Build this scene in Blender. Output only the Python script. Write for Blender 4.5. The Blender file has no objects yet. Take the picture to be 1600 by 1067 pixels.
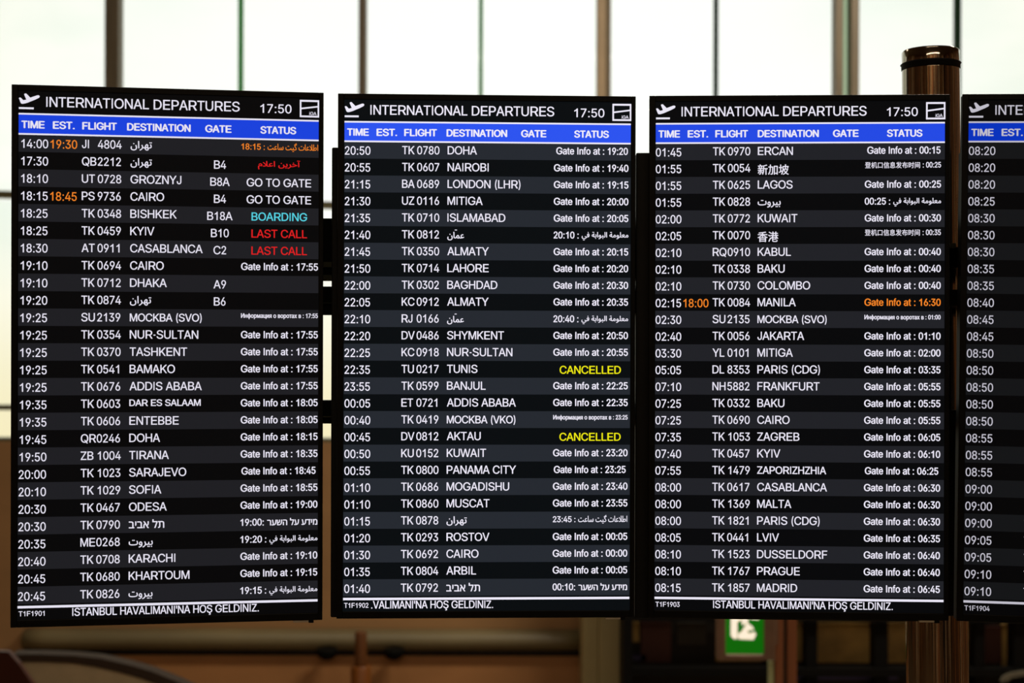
import bpy, bmesh, math, random
from mathutils import Matrix, Vector
from mathutils.geometry import delaunay_2d_cdt

# ------------------------------------------------------------------ camera
EYE = 3.3            # height of the lens above the hall floor
FPX = 2222.0         # focal length in pixels of a 1600 px wide frame (50 mm lens)
scene = bpy.context.scene
col = scene.collection
cam_data = bpy.data.cameras.new('camera')
cam_data.sensor_width = 36.0
cam_data.lens = FPX / 1600 * 36.0
cam_data.clip_start = 0.05
cam_data.clip_end = 500
cam = bpy.data.objects.new('camera', cam_data)
col.objects.link(cam)
cp, cr = math.radians(-0.0332), math.radians(0.153)
R0 = Vector((1, 0, 0)); U0 = Vector((0, -math.sin(cp), math.cos(cp))); F0 = Vector((0, math.cos(cp), math.sin(cp)))
RI = R0 * math.cos(cr) + U0 * math.sin(cr)
UP = -R0 * math.sin(cr) + U0 * math.cos(cr)
M = Matrix((RI, UP, -F0)).transposed().to_4x4()
M.translation = (0, 0, EYE)
cam.matrix_world = M
cam_data.dof.use_dof = True
cam_data.dof.focus_distance = 3.42
cam_data.dof.aperture_fstop = 2.7
scene.camera = cam

# ------------------------------------------------------------------ sky and exposure
scene.view_settings.view_transform = 'Standard'
scene.view_settings.look = 'None'
scene.view_settings.gamma = 1
scene.view_settings.exposure = 0
scene.view_settings.use_curve_mapping = False

world = bpy.data.worlds.new('hazy_evening_sky')
scene.world = world
world.use_nodes = True
wt = world.node_tree
wt.nodes.clear()
def wn(t, **k):
    n = wt.nodes.new(t)
    for a, b in k.items(): setattr(n, a, b)
    return n
wo = wn('ShaderNodeOutputWorld'); wb = wn('ShaderNodeBackground')
tc = wn('ShaderNodeTexCoord'); sep = wn('ShaderNodeSeparateXYZ')
wt.links.new(tc.outputs['Generated'], sep.inputs[0])
dot = wn('ShaderNodeVectorMath', operation='DOT_PRODUCT')          # hidden sun's bright haze
wt.links.new(tc.outputs['Generated'], dot.inputs[0]); dot.inputs[1].default_value = (0.0, 1.0, 0.02)
glow = wn('ShaderNodeMapRange', interpolation_type='SMOOTHSTEP')
glow.inputs['From Min'].default_value = 0.88; glow.inputs['From Max'].default_value = 0.99
wt.links.new(dot.outputs['Value'], glow.inputs['Value'])
noise = wn('ShaderNodeTexNoise'); noise.inputs['Scale'].default_value = 7.0; noise.inputs['Detail'].default_value = 5
mapn = wn('ShaderNodeMapping'); mapn.inputs['Scale'].default_value = (1, 1, 2.6); mapn.inputs['Location'].default_value = (0.35, 0, 0.1)
wt.links.new(tc.outputs['Generated'], mapn.inputs[0]); wt.links.new(mapn.outputs[0], noise.inputs['Vector'])
elev = wn('ShaderNodeMapRange', interpolation_type='SMOOTHSTEP')
elev.inputs['From Min'].default_value = -0.08; elev.inputs['From Max'].default_value = 0.10
wt.links.new(sep.outputs['Z'], elev.inputs['Value'])
cloud = wn('ShaderNodeValToRGB')
cloud.color_ramp.elements[0].position = 0.36; cloud.color_ramp.elements[0].color = (0.70, 0.81, 0.67, 1)
cloud.color_ramp.elements[1].position = 0.62; cloud.color_ramp.elements[1].color = (1.02, 1.0, 0.90, 1)
wt.links.new(noise.outputs['Fac'], cloud.inputs[0])
m1 = wn('ShaderNodeMix', data_type='RGBA')       # clouds -> bright centre
m1.inputs['B'].default_value = (1.12, 1.12, 1.10, 1)
wt.links.new(glow.outputs[0], m1.inputs['Factor']); wt.links.new(cloud.outputs[0], m1.inputs['A'])
m2 = wn('ShaderNodeMix', data_type='RGBA')       # warm haze at the horizon
m2.inputs['A'].default_value = (1.0, 0.88, 0.58, 1)
wt.links.new(elev.outputs[0], m2.inputs['Factor']); wt.links.new(m1.outputs['Result'], m2.inputs['B'])
wt.links.new(m2.outputs['Result'], wb.inputs['Color'])
wb.inputs['Strength'].default_value = 1.0
wt.links.new(wb.outputs[0], wo.inputs['Surface'])

def area(name, loc, size, power, color, rot=(0, 0, 0)):
    l = bpy.data.lights.new(name, 'AREA'); l.shape = 'RECTANGLE'; l.size, l.size_y = size
    l.energy = power; l.color = color
    o = bpy.data.objects.new(name, l); col.objects.link(o); o.location = loc; o.rotation_euler = rot
    return o
# warm area lights added unseen under the ceiling to brighten the hall
area('added_ceiling_light', (3.2, 8.6, 7.9), (3.0, 0.5), 450, (1.0, 0.86, 0.70))
area('added_ceiling_light', (-2.4, 8.6, 7.9), (3.0, 0.5), 60, (1.0, 0.86, 0.70))
area('added_ceiling_light', (0.5, 1.0, 7.9), (3.0, 0.5), 40, (1.0, 0.86, 0.70))
area('added_ceiling_light', (0.0, -4.2, 7.9), (8.0, 0.5), 300, (1.0, 0.80, 0.58))  # added to light the back wall that the column mirrors

# ------------------------------------------------------------------ helpers
def lin(c):
    return tuple(((v / 255) / 12.92 if v <= 10 else ((v / 255 + 0.055) / 1.055) ** 2.4) for v in c)

def mat(name, rgb, rough=0.5, metal=0.0, emis=None, estr=1.0, noise_amt=0.0, noise_scale=8.0, stretch=(1, 1, 1), spec=0.5, bump=0.0):
    m = bpy.data.materials.new(name); m.use_nodes = True
    nt = m.node_tree; b = nt.nodes['Principled BSDF']
    c = lin(rgb) + (1,)
    b.inputs['Base Color'].default_value = c
    b.inputs['Roughness'].default_value = rough
    b.inputs['Metallic'].default_value = metal
    b.inputs['Specular IOR Level'].default_value = spec
    if noise_amt or bump:
        t = nt.nodes.new('ShaderNodeTexCoord'); mp = nt.nodes.new('ShaderNodeMapping'); mp.inputs['Scale'].default_value = stretch
        nz = nt.nodes.new('ShaderNodeTexNoise'); nz.inputs['Scale'].default_value = noise_scale; nz.inputs['Detail'].default_value = 6
        nt.links.new(t.outputs['Object'], mp.inputs[0]); nt.links.new(mp.outputs[0], nz.inputs['Vector'])
        if noise_amt:
            r = nt.nodes.new('ShaderNodeValToRGB')
            r.color_ramp.elements[0].position = 0.3; r.color_ramp.elements[1].position = 0.7
            r.color_ramp.elements[0].color = tuple(v * (1 - noise_amt) for v in c[:3]) + (1,)
            r.color_ramp.elements[1].color = tuple(min(1, v * (1 + noise_amt)) for v in c[:3]) + (1,)
            nt.links.new(nz.outputs['Fac'], r.inputs[0]); nt.links.new(r.outputs[0], b.inputs['Base Color'])
        if bump:
            bp = nt.nodes.new('ShaderNodeBump'); bp.inputs['Strength'].default_value = bump; bp.inputs['Distance'].default_value = 0.002
            nt.links.new(nz.outputs['Fac'], bp.inputs['Height']); nt.links.new(bp.outputs[0], b.inputs['Normal'])
    if emis is not None:
        b.inputs['Emission Color'].default_value = lin(emis) + (1,)
        b.inputs['Emission Strength'].default_value = estr
    return m

def link(name, verts, faces, m, parent=None, smooth=False):
    me = bpy.data.meshes.new(name); me.from_pydata(verts, [], faces); me.update()
    if smooth:
        me.shade_smooth()
    me.materials.append(m)
    o = bpy.data.objects.new(name, me); col.objects.link(o)
    if parent: o.parent = parent
    return o

def bm_link(name, bm, m, parent=None, smooth=False):
    me = bpy.data.meshes.new(name); bm.normal_update(); bm.to_mesh(me); bm.free()
    if smooth: me.shade_smooth()
    me.materials.append(m)
    o = bpy.data.objects.new(name, me); col.objects.link(o)
    if parent: o.parent = parent
    return o

def box_bm(x0, x1, y0, y1, z0, z1, bev=0.0, seg=2, bm=None):
    own = bm is None
    b2 = bmesh.new()
    bmesh.ops.create_cube(b2, size=1)
    for v in b2.verts:
        v.co = Vector(((x0 + x1) / 2 + v.co.x * (x1 - x0), (y0 + y1) / 2 + v.co.y * (y1 - y0), (z0 + z1) / 2 + v.co.z * (z1 - z0)))
    if bev > 0:
        bmesh.ops.bevel(b2, geom=b2.edges[:], offset=bev, segments=seg, affect='EDGES', profile=0.5)
    if own: return b2
    me = bpy.data.meshes.new('t'); b2.to_mesh(me); b2.free(); bm.from_mesh(me); bpy.data.meshes.remove(me)
    return bm

def box(name, x0, x1, y0, y1, z0, z1, m, parent=None, bev=0.0, seg=2):
    return bm_link(name, box_bm(x0, x1, y0, y1, z0, z1, bev, seg), m, parent)

def prism(name, pts, y0, y1, m, parent=None):
    """outline in the x-z plane, given thickness along y"""
    n = len(pts)
    v = [(p[0], y0, p[1]) for p in pts] + [(p[0], y1, p[1]) for p in pts]
    f = [tuple(range(n)), tuple(range(2 * n - 1, n - 1, -1))] + [(i, i + n, (i + 1) % n + n, (i + 1) % n) for i in range(n)]
    bm = bmesh.new(); vs = [bm.verts.new(c) for c in v]
    for q in f: bm.faces.new([vs[i] for i in q])
    bmesh.ops.recalc_face_normals(bm, faces=bm.faces[:])
    return bm_link(name, bm, m, parent)

def lathe(name, prof, center, m, parent=None, seg=64, lean=(0, 0)):
    # hold the shading of the side right up to the flat ends
    def near(a, b, d=0.0015):
        t = min(0.3, d / max(1e-6, math.hypot(b[0] - a[0], b[1] - a[1])))
        return (a[0] + (b[0] - a[0]) * t, a[1] + (b[1] - a[1]) * t)
    prof = [prof[0], near(prof[0], prof[1])] + list(prof[1:-1]) + [near(prof[-1], prof[-2]), prof[-1]]
    v = []; f = []
    for r, z in prof:
        for k in range(seg):
            a = 2 * math.pi * k / seg
            v.append((center[0] + lean[0] * z + r * math.cos(a), center[1] + lean[1] * z + r * math.sin(a), z))
    for i in range(len(prof) - 1):
        for k in range(seg):
            f.append((i * seg + k, i * seg + (k + 1) % seg, (i + 1) * seg + (k + 1) % seg, (i + 1) * seg + k))
    f.append(tuple(range(seg))[::-1]); f.append(tuple(range((len(prof) - 1) * seg, len(prof) * seg)))
    o = link(name, v, f, m, parent)
    for p in o.data.polygons:
        if len(p.vertices) == 4: p.use_smooth = True
    return o

def empty(name, loc, label=None, cat=None, group=None, kind=None):
    o = bpy.data.objects.new(name, None); col.objects.link(o); o.location = loc; o.empty_display_size = 0.1
    if label: o['label'] = label
    if cat: o['category'] = cat
    if group: o['group'] = group
    if kind: o['kind'] = kind
    return o

def tag(o, label, cat, group=None):
    o['label'] = label; o['category'] = cat
    if group: o['group'] = group
    return o

def structure(o):
    o['kind'] = 'structure'; return o

def X(px, Y): return (px - 800) / FPX * Y          # metres across at distance Y
def Z(py, Y): return EYE + (533.5 - py) / FPX * Y   # height at distance Y

# ------------------------------------------------------------------ lettering: glyph outlines, one list per contour of x, y steps
GLYPH_DATA = {
  "н": (409, [[309,223,0,-56,-210,0,0,56],[114,379,0,-379,-61,0,0,379],[356,379,0,-379,-61,0,0,379]]),
  "И": (523, [[463,0,-65,0,0,291,1,37,3,56,2,70,12,-2,-40,-71,-30,-50,-25,-41,-184,-290,-77,0,0,509,65,0,0,-314,-1,-38,-1,-49,-5,-54,-8,1,26,52,25,44,19,32,208,326,75,0]]),
  "i": (167, [[53,0,0,379,61,0,0,-379],[84,443,-17,3,-13,9,-10,13,-3,15,3,16,10,13,13,9,17,3,16,-3,14,-9,9,-13,3,-16,-3,-15,-9,-13,-14,-9]]),
  "A": (480, [[16,0,185,509,75,0,187,-509,-68,0,-108,302,-23,70,-32,106,13,0,-32,-107,-22,-69,-106,-302],[110,142,0,57,260,0,0,-57]]),
  "B": (456, [[60,0,0,509,181,0,48,-5,40,-13,30,-22,22,-27,13,-32,4,-36,-3,-30,-8,-24,-31,-34,-41,-19,0,-5,24,-5,24,-12,22,-18,17,-24,12,-30,4,-37,-5,-36,-13,-33,-23,-28,-33,-21,-43,-14,-54,-4],[125,57,120,0,51,6,34,17,19,25,6,32,-3,24,-10,23,-15,19,-21,15,-27,10,-31,3,-123,0],[125,285,113,0,50,11,20,13,15,17,10,22,3,24,-6,31,-17,26,-30,17,-43,6,-115,0]]),
  "C": (510, [[267,-7,-62,8,-55,24,-46,38,-34,52,-22,64,-8,75,8,75,22,64,34,52,46,39,55,24,62,8,73,-12,33,-14,29,-19,25,-24,21,-29,15,-33,10,-37,-65,0,-19,47,-32,33,-42,21,-48,7,-44,-6,-39,-18,-34,-29,-25,-39,-16,-50,-6,-60,6,-60,16,-49,26,-40,33,-29,39,-17,44,-6,48,7,42,21,32,33,19,46,65,0,-10,-36,-15,-33,-20,-29,-26,-24,-29,-19,-32,-14,-36,-9]]),
  "D": (502, [[219,0,-123,0,0,57,119,0,57,6,46,18,36,29,25,39,15,49,5,57,-5,57,-15,49,-25,38,-34,29,-45,18,-54,6,-128,0,0,57,132,0,69,-8,59,-23,46,-37,34,-50,22,-62,7,-74,-7,-74,-22,-62,-35,-51,-47,-37,-60,-23],[125,509,0,-509,-65,0,0,509]]),
  "E": (419, [[60,0,0,509,312,0,0,-57,-247,0,0,-166,230,0,0,-57,-230,0,0,-172,250,0,0,-57]]),
  "F": (410, [[60,0,0,509,309,0,0,-57,-244,0,0,-174,221,0,0,-57,-221,0,0,-221]]),
  "G": (520, [[269,-7,-64,8,-56,24,-45,39,-35,52,-22,63,-7,75,7,75,22,64,34,52,46,39,54,24,62,8,39,-3,36,-9,34,-15,29,-20,26,-24,20,-29,16,-32,9,-35,-66,0,-21,44,-31,34,-41,21,-50,8,-43,-6,-39,-18,-33,-28,-25,-40,-16,-50,-6,-60,6,-60,16,-49,26,-40,33,-29,40,-17,45,-6,40,4,36,14,29,22,22,30,14,37,5,42,19,-3,-151,0,0,57,195,0,0,-56,-7,-59,-20,-50,-32,-41,-42,-31,-51,-19]]),
  "H": (517, [[60,0,0,509,65,0,0,-220,267,0,0,220,65,0,0,-509,-65,0,0,232,-267,0,0,-232]]),
  "I": (300, [[31,0,0,57,87,0,0,395,-87,0,0,57,238,0,0,-57,-86,0,0,-395,86,0,0,-57]]),
  "J": (396, [[185,-7,-61,10,-49,30,-31,48,-11,64,0,28,65,0,0,-28,6,-41,18,-30,27,-18,36,-6,35,6,28,18,18,30,6,41,0,364,64,0,0,-364,-10,-64,-32,-48,-48,-30]]),
  "K": (467, [[104,145,0,71,35,45,35,42,38,41,152,165,84,0,-217,-233,-3,0],[60,0,0,509,65,0,0,-175,-1,-109,1,-32,0,-193],[372,0,-184,259,40,50,221,-309]]),
  "L": (393, [[60,0,0,509,65,0,0,-452,236,0,0,-57]]),
  "M": (628, [[60,0,0,509,92,0,125,-322,10,-28,12,-36,12,-39,11,-35,-15,0,11,34,12,38,12,37,10,29,124,322,92,0,0,-509,-64,0,0,291,0,36,1,42,1,44,1,44,6,0,-15,-48,-16,-46,-15,-41,-11,-31,-114,-291,-56,0,-116,291,-11,30,-14,40,-16,47,-17,49,7,0,1,-41,1,-44,1,-44,0,-37,0,-291]]),
  "N": (523, [[60,0,0,509,76,0,207,-326,20,-32,25,-44,26,-52,-9,-1,-4,54,-2,49,0,38,0,314,64,0,0,-509,-76,0,-185,290,-25,41,-29,50,-40,71,11,2,3,-70,2,-56,1,-37,0,-291]]),
  "O": (533, [[267,-7,-62,8,-55,24,-45,38,-35,52,-22,64,-8,75,8,75,22,64,35,52,45,39,55,24,62,8,62,-8,55,-24,45,-39,35,-52,22,-64,7,-75,-7,-75,-22,-64,-35,-52,-45,-38,-55,-24],[267,53,43,6,39,17,34,29,25,39,17,50,5,60,-5,60,-17,51,-25,39,-34,29,-39,17,-43,6,-44,-6,-39,-17,-33,-29,-26,-40,-16,-50,-6,-60,6,-60,16,-50,26,-39,33,-29,39,-17]]),
  "P": (445, [[60,0,0,509,175,0,54,-6,43,-16,34,-25,24,-32,14,-39,5,-43,-5,-44,-14,-39,-24,-32,-34,-26,-43,-16,-54,-5,-126,0,0,56,124,0,36,4,28,10,21,16,15,22,9,25,2,29,-2,28,-9,26,-15,21,-21,16,-29,10,-36,3,-107,0,0,-452]]),
  "Q": (533, [[245,159,68,0,56,-74,15,-20,84,-113,-67,0,-55,75,-15,19],[267,-7,-62,8,-55,24,-45,38,-35,52,-22,64,-8,75,8,75,22,64,35,52,45,39,55,24,62,8,62,-8,55,-24,45,-39,35,-52,22,-64,7,-75,-7,-75,-22,-64,-35,-52,-45,-38,-55,-24],[267,53,43,6,39,17,34,29,25,39,17,50,5,60,-5,60,-17,51,-25,39,-34,29,-39,17,-43,6,-44,-6,-39,-17,-33,-29,-26,-40,-16,-50,-6,-60,6,-60,16,-50,26,-39,33,-29,39,-17]]),
  "R": (449, [[60,0,0,509,176,0,54,-5,43,-15,34,-24,23,-32,15,-38,4,-43,-4,-43,-15,-38,-23,-31,-34,-23,-44,-14,-53,-5,-140,0,0,57,138,0,35,3,29,9,21,14,15,19,8,24,3,28,-3,28,-8,25,-15,20,-21,15,-29,9,-36,3,-108,0,0,-452],[353,0,-123,229,73,0,125,-229]]),
  "S": (447, [[224,-9,-52,5,-44,13,-37,22,-27,29,-18,36,-8,41,66,0,6,-27,13,-22,19,-17,24,-12,58,-10,33,3,29,8,25,14,18,18,12,22,5,25,-4,22,-10,18,-36,26,-51,17,-61,17,-56,21,-42,29,-26,37,-8,46,6,41,17,35,27,28,36,22,42,13,47,5,48,-5,41,-13,35,-22,26,-27,17,-34,7,-37,-64,0,-11,34,-24,25,-35,16,-42,6,-31,-3,-27,-8,-22,-13,-16,-17,-11,-20,-3,-22,4,-24,12,-18,38,-26,43,-15,52,-14,48,-15,47,-26,36,-40,10,-27,3,-32,-5,-40,-17,-35,-26,-30,-37,-23,-45,-15]]),
  "T": (449, [[32,452,0,57,385,0,0,-57,-160,0,0,-452,-64,0,0,452]]),
  "U": (517, [[259,-8,-56,6,-49,17,-40,28,-29,37,-19,44,-6,49,0,336,64,0,0,-331,4,-34,13,-31,19,-26,27,-19,33,-12,39,-4,39,4,33,12,26,19,20,26,12,31,4,34,0,331,64,0,0,-336,-6,-49,-18,-44,-30,-37,-40,-28,-48,-17]]),
  "V": (480, [[204,0,-188,509,68,0,108,-303,23,-69,33,-106,-13,0,32,107,23,68,105,303,68,0,-185,-509]]),
  "W": (686, [[155,0,-139,509,66,0,81,-313,12,-51,12,-51,10,-54,-8,0,11,54,11,51,13,51,82,313,74,0,82,-313,12,-51,12,-51,11,-54,-9,0,11,54,11,51,13,51,80,313,67,0,-140,-509,-75,0,-87,323,-17,68,-15,84,14,0,-15,-80,-17,-72,-88,-323]]),
  "X": (474, [[18,0,199,284,0,-48,-188,273,75,0,74,-109,26,-39,19,-32,20,-37,-11,0,20,37,20,32,26,39,76,109,72,0,-187,-270,0,48,197,-287,-74,0,-90,129,-24,36,-18,30,-20,36,14,0,-19,-35,-19,-30,-24,-37,-91,-129]]),
  "Y": (472, [[203,0,0,208,-187,301,75,0,101,-165,30,-52,28,-62,-26,0,27,63,29,51,101,165,74,0,-187,-301,0,-208]]),
  "Z": (438, [[42,0,0,46,231,339,33,46,35,45,7,-22,-63,-2,-62,0,-183,0,0,57,357,0,0,-47,-228,-333,-35,-48,-37,-48,-7,21,62,3,62,0,185,0,0,-57]]),
  "0": (453, [[227,-7,-53,8,-44,23,-35,38,-26,51,-16,65,-5,76,5,76,16,65,26,52,35,37,44,24,53,8,52,-8,44,-24,35,-37,26,-52,16,-65,5,-76,-5,-76,-16,-65,-25,-51,-36,-38,-44,-23],[227,50,34,6,29,18,23,29,17,41,10,50,4,60,-4,60,-10,51,-17,40,-23,30,-29,18,-34,7,-35,-7,-29,-18,-23,-30,-17,-40,-10,-51,-4,-60,4,-60,10,-50,17,-41,23,-29,29,-18]]),
  "1": (453, [[76,0,0,55,315,0,0,-55],[276,509,0,-509,-64,0,0,448,-3,0,-123,-90,0,69,112,82]]),
  "2": (453, [[64,0,0,47,170,182,48,53,29,45,9,44,-3,26,-9,22,-15,17,-20,13,-49,11,-28,-3,-24,-10,-19,-14,-14,-20,-9,-23,-3,-28,-61,0,5,43,15,37,25,31,32,23,39,15,43,5,43,-5,38,-14,31,-23,24,-29,15,-34,5,-39,-10,-54,-35,-59,-69,-79,-114,-120,0,-3,236,0,0,-57]]),
  "3": (453, [[218,-7,-45,4,-40,13,-35,20,-28,27,-18,34,-8,41,65,0,6,-25,11,-20,18,-16,21,-12,54,-9,56,11,22,13,18,19,10,23,4,29,-3,27,-10,24,-17,21,-24,17,-33,10,-41,4,-44,0,0,51,131,149,0,4,-218,0,0,57,302,0,0,-48,-161,-183,0,11,53,-1,44,-12,36,-23,27,-31,16,-36,6,-41,-6,-42,-17,-37,-26,-30,-35,-24,-43,-14]]),
  "4": (453, [[40,105,0,53,207,351,64,0,-202,-343,0,-3,304,0,0,-58],[282,0,0,121,0,25,0,172,61,0,0,-318]]),
  "5": (453, [[221,-7,-43,5,-38,13,-32,21,-25,28,-17,33,-6,37,62,0,5,-22,11,-19,35,-29,48,-10,29,3,26,11,22,18,16,22,10,27,4,31,-4,31,-10,28,-17,23,-22,18,-27,11,-30,4,-51,-9,-39,-22,-61,7,29,256,270,0,0,-57,-215,0,-17,-151,2,0,42,24,51,9,34,-4,31,-9,27,-15,24,-21,19,-25,15,-29,9,-32,3,-36,-6,-46,-16,-41,-26,-35,-34,-26,-41,-16]]),
  "6": (453, [[226,-7,-44,6,-40,16,-33,25,-25,34,-15,41,-5,47,4,37,12,40,57,101,115,169,70,0,-171,-248,-6,0,20,27,31,19,39,7,43,-5,38,-14,30,-24,24,-31,14,-39,5,-44,-5,-45,-16,-39,-25,-34,-33,-25,-39,-16],[226,48,28,4,25,11,20,16,15,22,10,27,3,29,-3,30,-10,26,-15,22,-20,16,-25,11,-28,3,-28,-3,-24,-10,-21,-17,-15,-21,-10,-26,-3,-30,3,-30,10,-26,15,-23,21,-16,24,-11]]),
  "7": (453, [[97,0,226,448,0,4,-261,0,0,57,329,0,0,-60,-226,-449]]),
  "8": (453, [[226,-7,-48,5,-42,13,-35,22,-27,29,-17,34,-5,39,3,31,10,29,16,25,20,21,24,15,28,9,0,2,-34,15,-26,26,-17,34,-6,38,5,37,15,33,24,27,32,21,38,13,42,5,43,-5,37,-13,31,-21,24,-27,16,-33,5,-37,-6,-38,-17,-34,-26,-26,-33,-15,0,-2,27,-9,24,-15,21,-21,15,-25,10,-29,4,-31,-6,-39,-17,-34,-26,-29,-35,-22,-42,-13],[226,49,32,3,27,8,22,14,16,17,10,22,4,26,-4,26,-11,24,-17,19,-22,15,-27,9,-30,3,-30,-3,-27,-9,-22,-15,-17,-19,-11,-24,-4,-26,4,-26,10,-22,16,-17,22,-14,28,-8],[226,290,48,10,19,13,14,17,9,21,3,25,-3,23,-8,21,-14,17,-19,12,-49,11,-49,-11,-18,-12,-14,-17,-9,-21,-3,-23,3,-25,9,-21,14,-17,19,-13]]),
  "9": (453, [[226,516,45,-6,39,-16,33,-26,25,-34,16,-41,5,-46,-4,-38,-12,-39,-58,-102,-115,-168,-70,0,171,248,6,0,-20,-27,-30,-19,-39,-7,-43,4,-38,15,-31,23,-23,32,-15,38,-4,45,5,45,16,39,25,33,33,25,39,16],[226,460,-27,-3,-25,-11,-20,-17,-16,-22,-9,-26,-4,-29,4,-30,9,-27,16,-21,20,-17,25,-10,27,-4,28,4,25,10,20,16,15,22,10,26,3,29,-3,31,-10,26,-15,22,-20,17,-25,11]]),
  ":": (188, [[95,-4,-17,3,-15,10,-10,15,-3,17,3,18,10,14,15,10,17,4,18,-4,15,-10,10,-14,3,-18,-3,-17,-10,-15,-15,-10],[95,271,-17,3,-15,10,-10,15,-3,17,3,18,10,15,15,10,17,3,18,-3,15,-10,10,-15,3,-18,-3,-17,-10,-15,-15,-10]]),
  "(": (273, [[89,207,12,117,31,117,45,98,59,0,-45,-111,-30,-115,-10,-106,9,-92,28,-99,48,-112,-59,0,-38,75,-28,76,-16,76]]),
  ")": (273, [[37,-96,49,114,27,98,9,91,-10,106,-30,115,-45,111,60,0,45,-98,31,-118,11,-116,-6,-77,-17,-77,-27,-75,-37,-74]]),
  ".": (188, [[95,-4,-17,3,-15,10,-10,15,-3,17,3,18,10,14,15,10,17,4,18,-4,15,-10,10,-14,3,-18,-3,-17,-10,-15,-15,-10]]),
  "-": (453, [[337,244,0,-56,-223,0,0,56]]),
  "'": (206, [[78,318,-8,191,66,0,-8,-191]]),
  "İ": (300, [[31,0,0,57,87,0,0,395,-87,0,0,57,238,0,0,-57,-86,0,0,-395,86,0,0,-57],[150,572,-16,3,-14,9,-9,13,-3,15,3,16,9,13,14,9,16,3,17,-3,13,-9,10,-13,3,-16,-3,-15,-10,-13,-13,-9]]),
  "Ş": (447, [[224,-9,-52,5,-44,13,-37,22,-27,29,-18,36,-8,41,66,0,6,-27,13,-22,19,-17,24,-12,58,-10,33,3,29,8,25,14,18,18,12,22,5,25,-4,22,-10,18,-36,26,-51,17,-61,17,-56,21,-42,29,-26,37,-8,46,6,41,17,35,27,28,36,22,42,13,47,5,48,-5,41,-13,35,-22,26,-27,17,-34,7,-37,-64,0,-11,34,-24,25,-35,16,-42,6,-31,-3,-27,-8,-22,-13,-16,-17,-11,-20,-3,-22,4,-24,12,-18,38,-26,43,-15,52,-14,48,-15,47,-26,36,-40,10,-27,3,-32,-5,-40,-17,-35,-26,-30,-37,-23,-45,-15],[186,-143,0,36,40,0,26,5,7,18,-7,17,-26,5,-28,0,10,78,33,0,0,-16,0,-29,28,-5,21,-10,11,-17,4,-24,-5,-26,-14,-18,-25,-10,-35,-4]]),
  "a": (389, [[160,-9,-34,4,-32,10,-26,17,-20,23,-13,28,-5,35,4,30,9,23,15,18,20,14,47,18,53,9,56,7,31,8,8,8,3,12,0,2,-9,40,-27,25,-44,9,-47,-9,-31,-21,-18,-27,-59,17,16,31,22,24,25,18,29,11,61,9,45,-5,47,-19,20,-17,16,-23,11,-30,4,-39,0,-251,-60,0,0,52,-5,0,-20,-27,-37,-24],[170,45,32,4,26,10,20,15,15,19,9,22,4,23,0,52,-17,-8,-28,-6,-31,-5,-25,-3,-41,-9,-31,-20,-8,-15,-3,-19,10,-33,28,-20]]),
  "t": (227, [[204,379,0,-52,-198,0,0,52],[65,471,61,0,0,-373,2,-22,8,-15,14,-8,20,-3,15,1,17,3,11,-52,-21,-5,-24,-1,-43,6,-33,19,-20,31,-7,41]]),
  "e": (404, [[212,-8,-51,6,-44,18,-35,30,-26,39,-16,47,-6,55,5,55,16,48,26,39,34,30,42,19,48,6,61,-10,28,-13,25,-20,22,-26,16,-33,11,-40,3,-48,0,-25,-296,0,0,52,263,0,-28,-19,-3,35,-9,32,-15,25,-20,20,-26,12,-32,4,-32,-4,-27,-13,-21,-19,-16,-24,-10,-29,-3,-30,0,-33,4,-39,10,-33,18,-26,23,-19,28,-11,33,-4,42,7,31,20,21,32,59,-14,-12,-28,-18,-24,-24,-20,-28,-15,-34,-9]]),
  "n": (410, [[114,227,0,-227,-61,0,0,379,59,0,0,-92,-10,0,22,45,28,30,35,17,40,5,37,-4,31,-11,26,-20,20,-28,12,-36,4,-45,0,-240,-61,0,0,235,-6,40,-17,29,-27,19,-36,6,-26,-3,-23,-9,-20,-14,-15,-20,-9,-26]]),
  "f": (254, [[228,379,0,-52,-222,0,0,52],[81,0,0,432,3,29,12,25,17,19,22,14,52,11,35,-3,21,-6,-16,-53,-12,4,-20,2,-24,-4,-17,-10,-9,-17,-3,-24,0,-419]]),
  "o": (415, [[207,-8,-48,6,-42,18,-35,30,-26,39,-16,48,-6,54,6,56,16,48,26,39,35,30,42,18,48,6,49,-6,43,-18,34,-30,26,-39,17,-48,5,-56,-5,-54,-17,-48,-26,-39,-34,-30,-43,-18],[207,46,35,5,28,15,22,23,15,28,9,34,3,36,-3,37,-9,34,-15,29,-22,23,-28,15,-35,5,-34,-5,-28,-15,-21,-23,-16,-29,-9,-34,-3,-37,3,-36,9,-34,16,-28,21,-23,28,-15]]),
  "и": (411, [[358,0,-62,0,0,274,-3,0,-182,-274,-58,0,0,379,61,0,0,-275,4,0,182,275,58,0]]),
  "ф": (477, [[208,-8,-49,6,-42,18,-35,30,-26,39,-16,48,-6,54,6,56,16,48,26,39,35,30,42,18,49,6,61,0,49,-6,42,-18,35,-30,26,-39,17,-48,5,-56,-5,-54,-17,-48,-26,-39,-35,-30,-42,-18,-49,-6],[208,43,61,0,35,5,28,16,22,23,16,30,9,34,3,36,-3,38,-9,35,-16,30,-22,24,-28,16,-35,5,-61,0,-35,-5,-28,-16,-22,-24,-15,-30,-10,-35,-3,-38,3,-36,10,-34,15,-30,22,-23,28,-16],[208,-143,0,652,61,0,0,-652]]),
  "о": (415, [[207,-8,-48,6,-42,18,-35,30,-26,39,-16,48,-6,54,6,56,16,48,26,39,35,30,42,18,48,6,49,-6,43,-18,34,-30,26,-39,17,-48,5,-56,-5,-54,-17,-48,-26,-39,-34,-30,-43,-18],[207,46,35,5,28,15,22,23,15,28,9,34,3,36,-3,37,-9,34,-15,29,-22,23,-28,15,-35,5,-34,-5,-28,-15,-21,-23,-16,-29,-9,-34,-3,-37,3,-36,9,-34,16,-28,21,-23,28,-15]]),
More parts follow.
